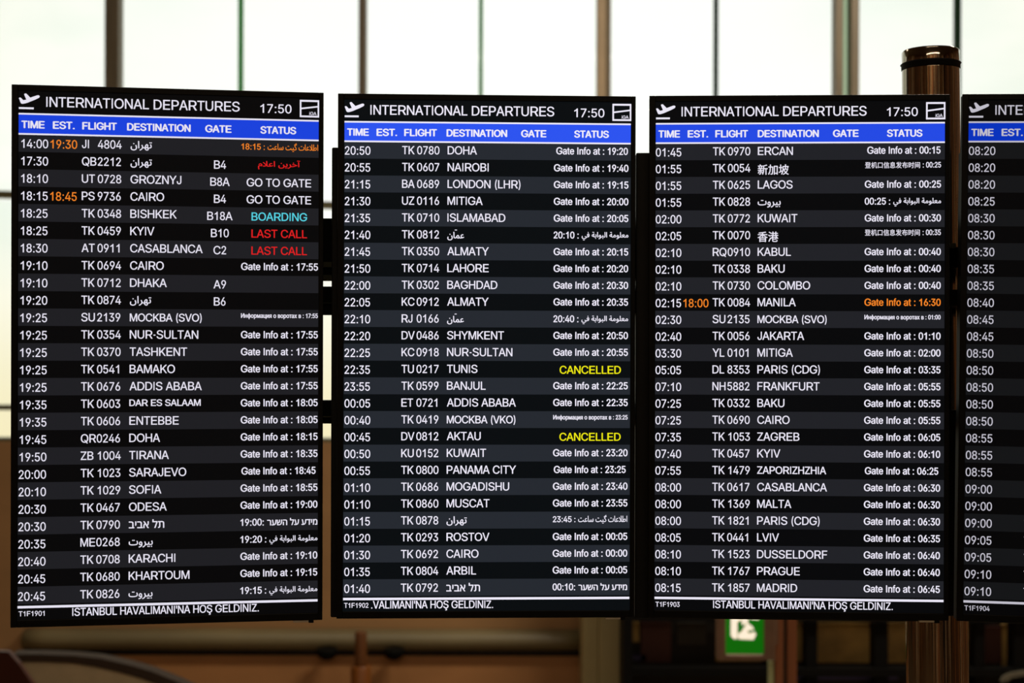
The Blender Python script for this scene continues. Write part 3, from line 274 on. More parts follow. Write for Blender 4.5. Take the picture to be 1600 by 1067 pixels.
  "zhinfo": [[283,352,417,0,0,-126,-417,0],[208,415,0,-251,572,0,0,251],[880,714,-141,-122,-68,76,154,123,-58,41,-130,-118,-70,124,-65,-22,73,-135,94,-120,-332,0,78,102,59,117,-49,25,-14,-3,-310,0,0,-63,275,0,-101,-140,-132,99,-41,-41,128,-102,-100,-77,-104,-56,46,-57,129,76,121,104,0,-48,360,0,0,50,113,-99,126,-74,52,63,-99,50,-91,65,153,122],[651,158,-72,-149,-233,0,62,22,-61,125,-68,-22,57,-125,-276,0,0,-65,881,0,0,65,-285,0,68,129],[1498,783,0,-321,-24,-253,-125,-241,57,-48,137,264,28,278,0,250,188,0,0,-644,5,-86,18,-33,57,-19,51,0,53,14,28,56,8,156,-57,32,-5,-143,-10,-38,-20,-7,-29,0,-18,6,-7,56,0,721],[1218,840,0,-214,-166,0,0,-72,156,0,-77,-210,-103,-169,39,-68,81,132,70,167,0,-485,73,0,0,459,106,-146,47,62,-153,168,0,90,148,0,0,72,-148,0,0,214],[2127,735,0,-790,78,0,0,85,591,0,0,-81,80,0,0,786],[2205,107,0,553,591,0,0,-553],[3382,531,0,-62,487,0,0,62],[3382,389,0,-61,487,0,0,61],[3310,675,0,-64,637,0,0,64],[3541,815,71,-135,67,30,-73,130],[3369,243,0,-323,65,0,0,40,377,0,0,-37,68,0,0,320],[3434,22,0,159,377,0,0,-159],[3256,836,-97,-219,-127,-180,42,-70,95,128,0,-578,69,0,0,699,85,200],[4266,550,464,0,0,-80,-464,0],[4266,412,464,0,0,-81,-464,0],[4266,687,464,0,0,-80,-464,0],[4262,202,0,-163,30,-80,117,-21,230,0,99,31,33,127,-70,27,-15,-96,-52,-20,-221,0,-62,6,-14,27,0,162],[4763,192,66,-105,45,-99,71,32,-47,98,-68,102],[4148,204,-46,-105,-57,-99,69,-33,98,209],[4419,240,134,-159,61,38,-136,152,327,0,0,476,-299,0,47,88,-88,15,-37,-103,-234,0,0,-476,279,0],[5673,790,128,-148,59,41,-129,143],[5144,523,107,17,140,0,-136,-278,-225,-205,56,-58,170,136,125,170,68,-105,82,-90,-139,-77,-152,-51,40,-64,162,58,147,85,150,-86,178,-58,47,67,-171,49,-145,75,115,133,81,172,-51,24,-14,-4,-338,0,36,107,453,0,1,72,-434,0,40,218,-84,14,-42,-232,-182,0,74,185,-80,15,-36,-110,-31,-68,-37,-40],[5588,154,-91,95,-70,112,315,0,-67,-113],[6399,841,-53,-154,-285,0,0,-73,252,0,-120,-188,-162,-151,45,-64,146,132,0,-330,75,0,0,347,212,0,0,-441,76,0,0,441,226,0,0,-251,-5,-14,-17,-5,-138,1,25,-68,170,12,32,26,8,47,0,323,-75,0,-226,0,0,135,-76,0,0,-135,-218,0,105,183,545,0,0,73,-513,0,48,136],[7474,452,153,-244,66,38,-157,239],[7324,402,0,-228,-171,0,0,228],[7324,469,-171,0,0,219,171,0],[7081,756,0,-731,72,0,0,81,241,0,0,650],[7764,835,0,-195,-324,0,0,-74,324,0,0,-533,-6,-21,-22,-6,-174,1,28,-77,200,14,39,28,11,61,0,533,122,0,0,74,-122,0,0,195],[8091,615,0,-695,77,0,0,695],[8106,791,121,-147,62,40,-125,143],[8379,295,240,0,0,-135,-240,0],[8379,491,240,0,0,-133,-240,0],[8311,554,0,-456,379,0,0,456],[8352,784,0,-71,484,0,0,-702,-17,-18,-96,1,24,-69,131,12,27,26,8,48,0,773]],
}

def decode(data):
    out = []
    for steps in data:
        c = []; x = y = 0
        for i in range(0, len(steps), 2):
            x += steps[i]; y += steps[i + 1]
            c.append((float(x), float(y)))
        out.append(c)
    return out
CAP = 505.0
GL = {k: (a, decode(s)) for k, (a, s) in GLYPH_DATA.items()}
CAP = max(p[1] for p in GL['H'][1][0])
GL['I'] = (206, [[(73, 0), (133, 0), (133, CAP), (73, CAP)]])
GL['İ'] = (206, [[(73, 0), (133, 0), (133, CAP), (73, CAP)], [(73, CAP + 55), (133, CAP + 55), (133, CAP + 125), (73, CAP + 125)]])
GL[' '] = (200, [])
# plain one, colon and full stop drawn directly in 1/1000 em
OWN = {'1': [[(372, 0), (284, 0), (284, 560), (246, 530), (200, 502), (152, 480), (109, 466), (109, 550), (176, 582), (238, 628), (286, 678), (313, 719), (372, 719)]],
       ':': [[(92, 0), (188, 0), (188, 98), (92, 98)], [(92, 416), (188, 416), (188, 514), (92, 514)]],
       '.': [[(92, 0), (188, 0), (188, 98), (92, 98)]]}
for a, b in zip('МОСКВАи', 'MOCKBAи'): GL.setdefault(a, GL[b])
# advance widths of a plain grotesque, 1/1000 em
REG = dict(zip("ABCDEFGHIJKLMNOPQRSTUVWXYZ", [667, 667, 722, 722, 667, 611, 778, 722, 278, 500, 667, 556, 833, 722, 778, 667, 778, 722, 667, 611, 722, 667, 944, 667, 667, 611]))
REG.update({d: 556 for d in "0123456789"}); REG.update({':': 278, '(': 333, ')': 333, '.': 278, '-': 333, "'": 191, ' ': 278, 'İ': 278, 'Ş': 667, 'a': 556, 't': 278, 'e': 556, 'n': 556, 'f': 278, 'o': 556, 'i': 222})
BOLD = dict(REG); BOLD.update({'B': 722, 'J': 556, 'K': 722, 'L': 611, 'P': 667})

_cache = {}
def fill(cs):
    """triangles of the non-zero-winding inside of a set of closed outlines"""
    verts = []; edges = []
    for c in cs:
        n = len(c); s = len(verts); verts += [Vector(p) for p in c]; edges += [(s + i, s + (i + 1) % n) for i in range(n)]
    ov, oe, of, a, b, d = delaunay_2d_cdt(verts, edges, [], 0, 0.01)
    tris = []
    for t in of:
        cx = sum(ov[i].x for i in t) / 3; cy = sum(ov[i].y for i in t) / 3
        w = 0
        for c in cs:
            n = len(c)
            for i in range(n):
                x1, y1 = c[i]; x2, y2 = c[(i + 1) % n]
                if (y1 <= cy) != (y2 <= cy):
                    xx = x1 + (cy - y1) / (y2 - y1) * (x2 - x1)
                    if xx > cx: w += 1 if y2 > y1 else -1
        if w: tris.append(t)
    return [(v.x, v.y) for v in ov], tris
def glyph(ch):
    if ch in OWN:
        if ch not in _cache: _cache[ch] = (0, *fill(OWN[ch]))
        return _cache[ch]
    if ch not in _cache: _cache[ch] = (GL[ch][0], *(fill(GL[ch][1]) if GL[ch][1] else ([], [])))
    return _cache[ch]
def word(k):
    k2 = ('w', k)
    if k2 not in _cache:
        v, t = fill(decode(WORD_DATA[k]))
        used = sorted({i for q in t for i in q}); mp = {i: j for j, i in enumerate(used)}
        _cache[k2] = ([v[i] for i in used], [tuple(mp[i] for i in q) for q in t])
    return _cache[k2]

XS = 0.915
class Lettering:
    """collects flat lettering in screen millimetres (U right, V down)"""
    def __init__(self): self.v = []; self.f = []
    def add(self, pts, tris, bold=0.0):
        offs = [(0, 0)] if not bold else [(-bold, 0), (bold, 0), (0, bold * .6), (0, -bold * .6)]
        for dx, dy in offs:
            s = len(self.v)
            self.v += [(p[0] + dx, p[1] + dy) for p in pts]; self.f += [tuple(s + i for i in t) for t in tris]
    def text(self, s, x, base, em, bold=0.0, align='l', fit=None, xs=XS, widths=None):
        tab = BOLD if widths == 'b' else REG
        pen = 0.0; pts = []; tris = []
        for ch in s:
            ga, gv, gt = glyph(ch)
            w = tab.get(ch)
            if w is None: w = ga / 0.72      # cyrillic small letters
            sx = w / ga if ga else 1.0
            sy = 716 / CAP
            if ch == "'": sx = sy
            if ch in OWN: sx = sy = 1.0; ga = w
            if ch not in OWN and (ch.isdigit() or ch.isupper()) and ch not in "Iİ": sx *= 1.06
            off = (w - ga * sx) / 2
            st = len(pts)
            pts += [(pen + off + p[0] * sx, p[1] * sy) for p in gv]; tris += [tuple(st + i for i in t) for t in gt]
            pen += w
        k = em / 1000
        pts = [(p[0] * k * xs, p[1] * k) for p in pts]
        lo = min(p[0] for p in pts); hi = max(p[0] for p in pts)
        if fit is not None:
            a, b = fit; q = (b - a) / (hi - lo)
            pts = [(a + (p[0] - lo) * q, p[1]) for p in pts]
        else:
            sh = x - lo if align == 'l' else x - hi if align == 'r' else x - (lo + hi) / 2
            pts = [(p[0] + sh, p[1]) for p in pts]
        self.add([(p[0], base - p[1]) for p in pts], tris, bold)
        return self
    def word(self, k, x0, x1, v0, v1, bold=0.0):
        """a ready-set word in another script stretched over the box U x0..x1, V v0 (top)..v1"""
        pts, tris = word(k)
        ax = min(p[0] for p in pts); bx = max(p[0] for p in pts); ay = min(p[1] for p in pts); by = max(p[1] for p in pts)
        self.add([(x0 + (p[0] - ax) / (bx - ax) * (x1 - x0), v1 - (p[1] - ay) / (by - ay) * (v1 - v0)) for p in pts], tris, bold)
        return self
    def rect(self, u0, u1, v0, v1):
        self.add([(u0, v0), (u1, v0), (u1, v1), (u0, v1)], [(0, 1, 2), (0, 2, 3)]); return self
    def poly(self, pts):
        v, t = fill([pts]); self.add(v, t); return self
    def build(self, name, m, parent, depth, skew=None):
        vs = []
        for u, v in self.v:
            if skew: u = u + skew(v)
            vs.append(((u - 342.5) / 1000, -depth, (568.85 - v) / 1000))
        return link(name, vs, [t if _up(self.v, t) else t[::-1] for t in self.f], m, parent)
def _up(v, t):
    a, b, c = (v[i] for i in t[:3])
    return (b[0] - a[0]) * (c[1] - a[1]) - (b[1] - a[1]) * (c[0] - a[0]) < 0

# ------------------------------------------------------------------ materials
BLACK = mat('black_plastic', (9, 9, 8), rough=0.45, noise_amt=0.15, noise_scale=40, spec=0.08)
MATTE = mat('matte_black_steel', (9, 9, 8), rough=0.6, noise_amt=0.2, noise_scale=25, spec=0.12)
DARKBAR = mat('dark_anodised_bar', (74, 76, 60), rough=0.45, metal=0.6, noise_amt=0.15, noise_scale=20)
GREYPL = mat('smoked_grey_plastic', (150, 142, 124), rough=0.35, noise_amt=0.1, noise_scale=60)
STEEL = mat('brushed_steel', (150, 138, 122), rough=0.09, metal=1.0, noise_amt=0.06, noise_scale=3, stretch=(14, 14, 0.12), bump=0.35)
RUBBER = mat('black_rubber', (6, 6, 6), rough=0.7, noise_amt=0.2, noise_scale=40, spec=0.2)
BRONZE = mat('bronze_mullion', (92, 82, 62), rough=0.5, metal=0.2, noise_amt=0.12, noise_scale=5, stretch=(4, 4, 0.5))
def tinted(name, c):
    m = bpy.data.materials.new(name); m.use_nodes = True; nt = m.node_tree; nt.nodes.clear()
    o = nt.nodes.new('ShaderNodeOutputMaterial'); mx = nt.nodes.new('ShaderNodeMixShader'); t = nt.nodes.new('ShaderNodeBsdfTransparent')
    g = nt.nodes.new('ShaderNodeBsdfGlossy'); g.inputs['Roughness'].default_value = 0.1
    t.inputs[0].default_value = c + (1,); mx.inputs[0].default_value = 0.04
    nt.links.new(t.outputs[0], mx.inputs[1]); nt.links.new(g.outputs[0], mx.inputs[2]); nt.links.new(mx.outputs[0], o.inputs[0])
    return m
GREENJ = tinted('green_glass_joint', (0.13, 0.34, 0.13))
DKJOINT = tinted('dark_green_joint', (0.04, 0.10, 0.04))
TRANSOM = mat('olive_grey_transom', (92, 88, 60), rough=0.5, noise_amt=0.12, noise_scale=5)
LITEGAP = mat('pale_mullion_infill', (214, 222, 200), rough=0.5, noise_amt=0.06, noise_scale=5)
TIMBER = mat('warm_brown_cladding', (158, 122, 80), rough=0.55, noise_amt=0.10, noise_scale=1.2, stretch=(0.6, 1, 3))
TIMBER2 = mat('amber_brown_cladding', (168, 120, 74), rough=0.5, noise_amt=0.12, noise_scale=1.5, stretch=(0.8, 1, 2))
MOULD = mat('pale_stone_ledge', (112, 102, 72), rough=0.4, noise_amt=0.22, noise_scale=0.9, stretch=(1, 1, 3))
PALE = mat('beige_plaster', (168, 156, 112), rough=0.6, noise_amt=0.1, noise_scale=2, stretch=(1, 1, .4))
MAROON = mat('dark_maroon_lacquer', (60, 16, 6), rough=0.35, noise_amt=0.15, noise_scale=3)
ORANGE = mat('orange_brown_post', (112, 62, 10), rough=0.45, noise_amt=0.15, noise_scale=3)
LAMP = mat('black_lamp_housing', (6, 7, 5), rough=0.7, noise_amt=0.1, noise_scale=20, spec=.1)
SHOPB = mat('shopfront_and_shadow_black', (9, 7, 5), rough=0.5, noise_amt=0.2, noise_scale=3, spec=0.3)
SHOPAMB = mat('dim_amber_shop_wall', (150, 124, 66), rough=0.6, noise_amt=0.35, noise_scale=2.2, stretch=(2, 1, 2.5))
SHOPRED = mat('dark_red_shop_wall', (60, 20, 12), rough=0.6, noise_amt=0.2, noise_scale=3)
SHOPNAVY = mat('navy_glow_and_band', (44, 40, 84), rough=0.5, noise_amt=0.2, noise_scale=3)  # navy for a painted glow and for the low purplish band
POSTM = mat('copper_brown_post', (142, 88, 56), rough=0.4, metal=0.1, noise_amt=0.12, noise_scale=2, stretch=(8, 8, .4))
POSTD = mat('dark_brown_post', (62, 44, 28), rough=0.5, noise_amt=0.12, noise_scale=2, stretch=(8, 8, .4))
POSTG = mat('pale_green_strip', (196, 208, 160), rough=0.5, noise_amt=0.08, noise_scale=3)
SIGNF = mat('sign_frame_taupe', (124, 96, 76), rough=0.5, noise_amt=0.1, noise_scale=5)
SIGNG = mat('exit_sign_green', (0, 30, 0), rough=0.5, emis=(2, 98, 4), noise_amt=0.1, noise_scale=3)
SIGNW = mat('exit_sign_white', (200, 190, 170), rough=0.5, emis=(250, 232, 208), noise_amt=0.03, noise_scale=3)
FLOORM = mat('polished_stone_floor', (120, 100, 76), rough=0.25, noise_amt=0.12, noise_scale=1.2)
CEILM = mat('pale_ceiling', (120, 104, 84), rough=0.7, noise_amt=0.08, noise_scale=1)
WALLM = mat('hall_wall_brown', (74, 54, 36), rough=0.6, noise_amt=0.15, noise_scale=1.1)
FINS = [mat('added_fin_pale', (222, 190, 150), rough=0.5, noise_amt=0.1, noise_scale=1.1), mat('added_fin_copper', (168, 112, 68), rough=0.5, noise_amt=0.1, noise_scale=1.1)]  # for the added fins mirrored in the steel column
ADDEDFIN = mat('added_fin_brown', (150, 104, 60), rough=0.5, noise_amt=0.15, noise_scale=1.1)
WALLDK = mat('hall_wall_dark', (20, 15, 12), rough=0.6, noise_amt=0.15, noise_scale=1.1)

GLASS = bpy.data.materials.new('window_glass'); GLASS.use_nodes = True
gt = GLASS.node_tree; gt.nodes.clear()
go = gt.nodes.new('ShaderNodeOutputMaterial'); gm = gt.nodes.new('ShaderNodeMixShader'); gtr = gt.nodes.new('ShaderNodeBsdfTransparent')
ggl = gt.nodes.new('ShaderNodeBsdfGlossy'); gfr = gt.nodes.new('ShaderNodeFresnel')
gtr.inputs[0].default_value = (0.975, 0.99, 0.965, 1); ggl.inputs['Roughness'].default_value = 0.02; gfr.inputs['IOR'].default_value = 1.2
gt.links.new(gfr.outputs[0], gm.inputs[0]); gt.links.new(gtr.outputs[0], gm.inputs[1]); gt.links.new(ggl.outputs[0], gm.inputs[2]); gt.links.new(gm.outputs[0], go.inputs['Surface'])

# ------------------------------------------------------------------ the hall
YW = 12.0
structure(box('floor', -9, 9, -6, 12.2, -0.1, 0, FLOORM))
structure(box('ceiling', -9, 9, -6, 12.2, 8.0, 8.1, CEILM))
wl = structure(box('wall_left', -9.1, -9, -6, 12.2, 0, 8, WALLM))
wr = structure(box('wall_right', 9, 9.1, -6, 12.2, 0, 8, WALLM))
wbk = structure(box('wall_back', -9, 9, -6.1, -6, 0, 8, WALLDK))
rnd = random.Random(4)
x = -8.8                                                  # unseen fins added to the walls to stripe the column's reflection
while x < 8.6:
    w = rnd.choice([0.3, 0.5, 0.9]); box('added_fin', x, x + w, -6.0, -5.85, 0.02, 7.9, rnd.choice(FINS + [ADDEDFIN]), wbk, 0.01, 1); x += w + rnd.choice([0.2, 0.7, 1.3])
y = -5
while y < 9:
    w = rnd.choice([0.3, 0.5, 0.8]); box('added_fin', 8.85, 9.0, y, y + w, 0.02, 7.9, rnd.choice(FINS + [ADDEDFIN]), wr, 0.01, 1); y += w + rnd.choice([0.4, 0.8, 1.2])
y = -5
while y < 9:
    w = rnd.choice([0.3, 0.5, 0.8]); box('added_fin', -9.0, -8.85, y, y + w, 0.02, 7.9, rnd.choice(FINS + [ADDEDFIN]), wl, 0.01, 1); y += w + rnd.choice([0.4, 0.8, 1.2])

ZS = Z(693, YW)                                            # sill of the glazed wall
wf = structure(box('wall_front', -9, 9, YW - 0.05, YW + 0.15, 0, ZS, TIMBER))
structure(box('trim_1', -9, 9, YW - 0.01, YW + 0.14, ZS, ZS + 0.03, TRANSOM))

# glazed wall: bays between thick mullions, thin joint in the middle of each bay
thick = [(-203, -181, 0), (165, 187, 0), (560, 571, 0), (931, 953, 1), (1302, 1339, 2), (1678, 1694, 0)]
thin = [(-12, 3), (374, 3), (750, 3), (1118, 3), (1496, 4)]
def transom_y(px): return 307 + (px) * 0.0300
for i in range(len(thick) - 1):
    a = thick[i][1]; b = thick[i + 1][0]; jx, jw = thin[i]
    wnd = empty('window_%d' % (i + 1), (0, 0, 0), kind='structure')
    l, r, kind = thick[i]
    xl, xr = X(l, YW), X(r, YW)
    if kind == 0: box('mullion', xl, xr, YW - 0.06, YW + 0.1, ZS + 0.03, 7.98, BRONZE, wnd, 0.008, 1)
    elif kind == 1:
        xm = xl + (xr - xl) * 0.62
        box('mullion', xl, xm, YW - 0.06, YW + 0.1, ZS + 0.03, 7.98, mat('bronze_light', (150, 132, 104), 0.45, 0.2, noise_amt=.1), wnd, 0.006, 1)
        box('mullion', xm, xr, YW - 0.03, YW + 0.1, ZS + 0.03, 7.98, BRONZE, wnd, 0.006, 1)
    else:
        x1, x2 = X(1314, YW), X(1326, YW)
        box('mullion', xl, x1, YW - 0.06, YW + 0.1, ZS + 0.03, 7.98, BRONZE, wnd, 0.006, 1)
        box('mullion', x2, xr, YW - 0.06, YW + 0.1, ZS + 0.03, 7.98, BRONZE, wnd, 0.006, 1)
        box('pane', x1, x2, YW + 0.02, YW + 0.03, ZS + 0.03, 7.98, tinted('green_grey_infill', (0.60, 0.68, 0.55)), wnd)
    if i == len(thick) - 2:
        box('mullion', X(b, YW), X(thick[i + 1][1], YW), YW - 0.06, YW + 0.1, ZS + 0.03, 7.98, BRONZE, wnd, 0.008, 1)
    jm = DKJOINT if i in (3, 4) else GREENJ
    box('glass_joint', X(jx - jw, YW), X(jx + jw, YW), YW - 0.01, YW + 0.07, ZS + 0.03, 7.98, jm, wnd)
    # two transoms
    zt = Z(transom_y((a + b) / 2), YW); zl = Z(640, YW)
    for (u0, u1) in ((a, jx - jw), (jx + jw, b)):
        za, zb = Z(transom_y(u0), YW), Z(transom_y(u1), YW)
        x0, x1 = X(u0, YW), X(u1, YW)
        prism('transom', [(x0, za - .03), (x1, zb - .03), (x1, zb + .03), (x0, za + .03)], YW - 0.02, YW + 0.08, TRANSOM, wnd)
        box('transom', x0, x1, YW - 0.02, YW + 0.08, zl - 0.022, zl + 0.022, TRANSOM, wnd)
        zm = max(za, zb) + .03; zn = min(za, zb) - .03
        for (p, q) in ((ZS + 0.03, zl - 0.022), (zl + 0.022, zn), (zm, 7.98)):
            box('pane', x0, x1, YW + 0.03, YW + 0.042, p, q, GLASS, wnd)
structure(wf)

# ledge along the front wall, strip painted as its shadow below
def ledge(name, px0, px1, Y, m):
    # rounded moulding swept along x, tapering up at its left end
    prof = []
    z0, z1 = Z(1017, Y), Z(986, Y)
    n = 10
    for k in range(n + 1):
        a = -math.pi / 2 + math.pi * k / n
        prof.append((-(0.10 * math.cos(a)), (z0 + z1) / 2 + (z1 - z0) / 2 * math.sin(a)))
    v = []; f = []
    xs = [X(px0, Y) + (X(px1, Y) - X(px0, Y)) * t / 24 for t in range(25)]
    for i, xx in enumerate(xs):
        for (dy, z) in prof: v.append((xx, Y + dy, z))
        v.append((xx, Y + 0.05, z1)); v.append((xx, Y + 0.05, z0))
    m_ = len(prof) + 2
    for i in range(24):
        for k in range(m_):
            a, b = i * m_ + k, i * m_ + (k + 1) % m_
            f.append((a, b, b + m_, a + m_))
    f.append(tuple(range(m_))[::-1]); f.append(tuple(range(24 * m_, 25 * m_)))
    bm = bmesh.new(); vs = [bm.verts.new(c) for c in v]
    for q in f: bm.faces.new([vs[i] for i in q])
    bmesh.ops.recalc_face_normals(bm, faces=bm.faces[:])
    return bm_link(name, bm, m, None, True)
YL = 11.88
structure(ledge('trim_2', 40, 912, YL, MOULD))
structure(box('ledge_shadow_strip', X(40, YL), X(912, YL), YL - 0.03, YL + 0.06, Z(1025, YL), Z(1017, YL), SHOPB))  # near-black strip, the ledge's shadow put into colour
structure(box('wall_recess', X(40, YL), X(912, YL), YL - 0.01, YL + 0.06, 0.0, Z(1025, YL), TIMBER2))

# pale column that ends the brown wall
YC = 11.3
c1 = structure(box('column', X(912, YC), X(937, YC), YC, YC + 0.6, 0, ZS - 0.02, PALE, None, 0.01, 1))
c2 = box('column_facing', X(937, YC), X(972, YC), YC - 0.03, YC + 0.55, 0, ZS - 0.02, PALE, c1, 0.012, 1)

# orange-brown post with a lamp either side
YP = 11.0
post = empty('wall_post', (X(560, YP), YP, 0), 'orange brown post standing between two black dome lamps', 'post')
def rel(o, root):
    o.parent = root; o.matrix_parent_inverse = Matrix.Translation(root.location).inverted(); return o
rel(lathe('post_shaft', [(0.077, 0.0), (0.077, Z(1044, YP)), (0.070, Z(1042, YP))], (X(565, YP), YP), ORANGE), post)
rel(lathe('post_head', [(0.048, Z(1042, YP)), (0.046, Z(992, YP)), (0.040, Z(989, YP))], (X(565, YP), YP), mat('post_head_brown', (92, 52, 14), .5, noise_amt=.1)), post)
for px, lab in ((512, 'black dome lamp on the ledge left of the orange post'), (617, 'black dome lamp on the ledge right of the orange post')):
    Yd = 11.70; xx = X(px, Yd); zt = Z(1018, Yd)
    t = empty('dome_lamp', (xx, Yd, zt), lab, 'lamp', 'dome lamps under the ledge')
    pr = [(0.0, zt - 0.08)] + [(0.092 * math.sin(a), zt - 0.08 * math.cos(a)) for a in (0.4, 0.8, 1.2, 1.57)] + [(0.085, zt + 0.012)]
    rel(lathe('lamp_dome', pr, (xx, Yd), LAMP, seg=24), t)
    rel(box('bracket', xx - 0.02, xx + 0.02, Yd + 0.03, YL - 0.008, zt - 0.03, zt - 0.012, LAMP), t)

# curved counter front at the lower left
YQ = 9.6
def arc_pts(pts, Y): return [(X(a, Y), Z(b, Y)) for a, b in pts]
ctr = empty('curved_counter', (X(160, YQ), YQ, 0), 'pale beige counter front with curved brown rim at the lower left', 'counter')
top = [(28, 1036), (70, 1036), (115, 1038), (150, 1043), (190, 1052), (225, 1062), (262, 1076), (300, 1094)]
rel(prism('front_panel', arc_pts(top, YQ) + [(X(300, YQ), 0.02), (X(110, YQ), 0.02)], YQ, YQ + 0.1, mat('beige_counter_panel', (206, 194, 162), .6, noise_amt=.08)), ctr)
rim = [(22, 1024), (70, 1024), (120, 1026), (160, 1030), (205, 1040), (240, 1050), (280, 1066), (318, 1084)]
rel(prism('rim', arc_pts(rim, YQ) + arc_pts(top[::-1], YQ), YQ - 0.03, YQ + 0.1, mat('brown_counter_rim', (46, 30, 16), .6, noise_amt=.1)), ctr)
YM = 8.8
mp = prism('maroon_panel', arc_pts([(-40, 1020), (14, 1022), (30, 1040), (52, 1072), (80, 1130)], YM) + [(X(80, YM), 0.0), (X(-40, YM), 0.0)], YM, YM + 0.05, MAROON)
tag(mp, 'dark maroon slanted panel in the bottom left corner', 'panel')

# ------------------------------------------------------------------ shopfront right of the column
YS = 10.8
shop = empty('shopfront', (X(1300, YS), YS, 0), 'dark shopfront with dim amber panes behind the steel column', 'shop')
ztop = Z(722, YS)
rel(box('back_wall', X(985, YS), X(1760, YS), YS + 0.30, YS + 0.40, 0, ztop, SHOPB), shop)
rel(box('side_post', X(974, YS), X(988, YS), YS - 0.1, YS + 0.3, 0, ztop, MATTE), shop)
for (a, b, t, u, m) in ((994, 1005, 960, 1016, SHOPAMB), (1008, 1056, 960, 1048, SHOPRED), (990, 1016, 1036, 1046, SHOPNAVY), (1066, 1112, 985, 1020, mat('dark_olive_shop_wall', (26, 22, 12), .6, noise_amt=.3)),  # last pane here is a near-black olive
                        (1128, 1202, 1031, 1046, SHOPAMB), (1248, 1266, 976, 1046, SHOPAMB), (1286, 1374, 978, 1048, SHOPAMB), (1398, 1440, 980, 1048, SHOPAMB), (1508, 1532, 982, 1052, SHOPAMB),
                        (1552, 1586, 990, 1048, SHOPRED), (1586, 1594, 985, 1055, SHOPAMB), (1240, 1420, 1062, 1075, SHOPNAVY), (1640, 1740, 982, 1050, SHOPAMB)):
    rel(box('shop_pane', X(a, YS), X(b, YS), YS + 0.27, YS + 0.30, Z(u, YS), Z(t, YS), m), shop)
for (a, b) in ((1266, 1285), (1375, 1397), (1534, 1550), (1596, 1638)):
    rel(box('shop_post', X(a, YS), X(b, YS), YS + 0.14, YS + 0.24, 0, ztop, MATTE, None, .006, 1), shop)
rel(box('shop_rail', X(988, YS), X(1760, YS), YS + 0.1, YS + 0.22, Z(1062, YS), Z(1050, YS), MATTE), shop)
rel(box('shop_rail', X(988, YS), X(1760, YS), YS + 0.1, YS + 0.22, Z(976, YS), Z(955, YS), MATTE), shop)
sc_ = prism('curved_handle', arc_pts([(1562, 1062), (1566, 1054), (1578, 1049), (1600, 1045), (1600, 1052), (1580, 1056), (1572, 1061)], YS), YS - 0.05, YS - 0.02, mat('grey_handle', (96, 92, 78), .4, noise_amt=.1))
rel(sc_, shop)

# exit sign on its post
YE = 9.0
es = empty('exit_sign', (X(1166, YE), YE, Z(1030, YE)), 'green emergency exit sign with white running figure, below the third screen', 'sign')
zb, zt = Z(1029, YE), Z(906, YE)
bm = box_bm(X(1121, YE), X(1133, YE), YE - 0.06, YE + 0.05, zb, zt, .004, 1)
box_bm(X(1193, YE), X(1210, YE), YE - 0.06, YE + 0.05, zb, zt, .004, 1, bm)
box_bm(X(1133, YE), X(1193, YE), YE - 0.06, YE + 0.05, zb, Z(1020, YE), .004, 1, bm)
box_bm(X(1133, YE), X(1193, YE), YE - 0.06, YE + 0.05, Z(914, YE), zt, .004, 1, bm)
rel(bm_link('sign_frame', bm, SIGNF), es)
fc = rel(box('sign_face', X(1133, YE), X(1193, YE), YE - 0.03, YE + 0.03, Z(1020, YE), Z(914, YE), SIGNG), es)
rel(box('bracket', X(1196, YE), X(1214, 9.12), YE + 0.05, YE + 0.092, Z(1010, YE), Z(960, YE), SIGNF), es)
def esp(pts): return [(X(a, YE), Z(b, YE)) for a, b in pts]
# doorway and running figure
pg = prism('doorway_symbol', esp([(1142, 935), (1152, 935), (1152, 996), (1147, 997), (1142, 992)]), YE - 0.036, YE - 0.031, SIGNW); rel(pg, es)
for pts in ([(1163, 938), (1172, 940), (1173, 948), (1166, 952), (1160, 946)],
            [(1158, 955), (1172, 953), (1178, 960), (1186, 962), (1185, 967), (1174, 966), (1170, 962), (1168, 972), (1176, 978), (1181, 990), (1177, 998), (1154, 997), (1153, 990), (1160, 978), (1158, 966), (1154, 970), (1150, 968)]):
    rel(prism('running_figure', esp(pts), YE - 0.036, YE - 0.031, SIGNW), es)
for pts in ([(1154, 985), (1163, 972), (1165, 975), (1156, 988)], [(1168, 984), (1178, 982), (1179, 985), (1169, 988)]):
    rel(prism('figure_gap', esp(pts), YE - 0.039, YE - 0.0365, SIGNG), es)
YT = 9.12
sp = empty('sign_post', (X(1228, YT), YT, 0), 'copper brown ribbed post standing right beside the green exit sign', 'post')
rel(box('post_rib', X(1211, YT), X(1224, YT), YT - 0.03, YT + 0.06, 0, Z(720, YT), POSTM, None, .008, 2), sp)
rel(box('post_core', X(1224, YT), X(1230, YT), YT, YT + 0.06, 0, Z(720, YT), POSTD), sp)
rel(box('post_rib', X(1230, YT), X(1245, YT), YT - 0.03, YT + 0.06, 0, Z(720, YT), POSTM, None, .008, 2), sp)
o = rel(box('edge_strip', X(1202, YT), X(1210, YT), YT - 0.02, YT + 0.03, 0, Z(1032, YT), POSTG, None, .004, 1), sp); o['label'] = 'pale green edge strip'

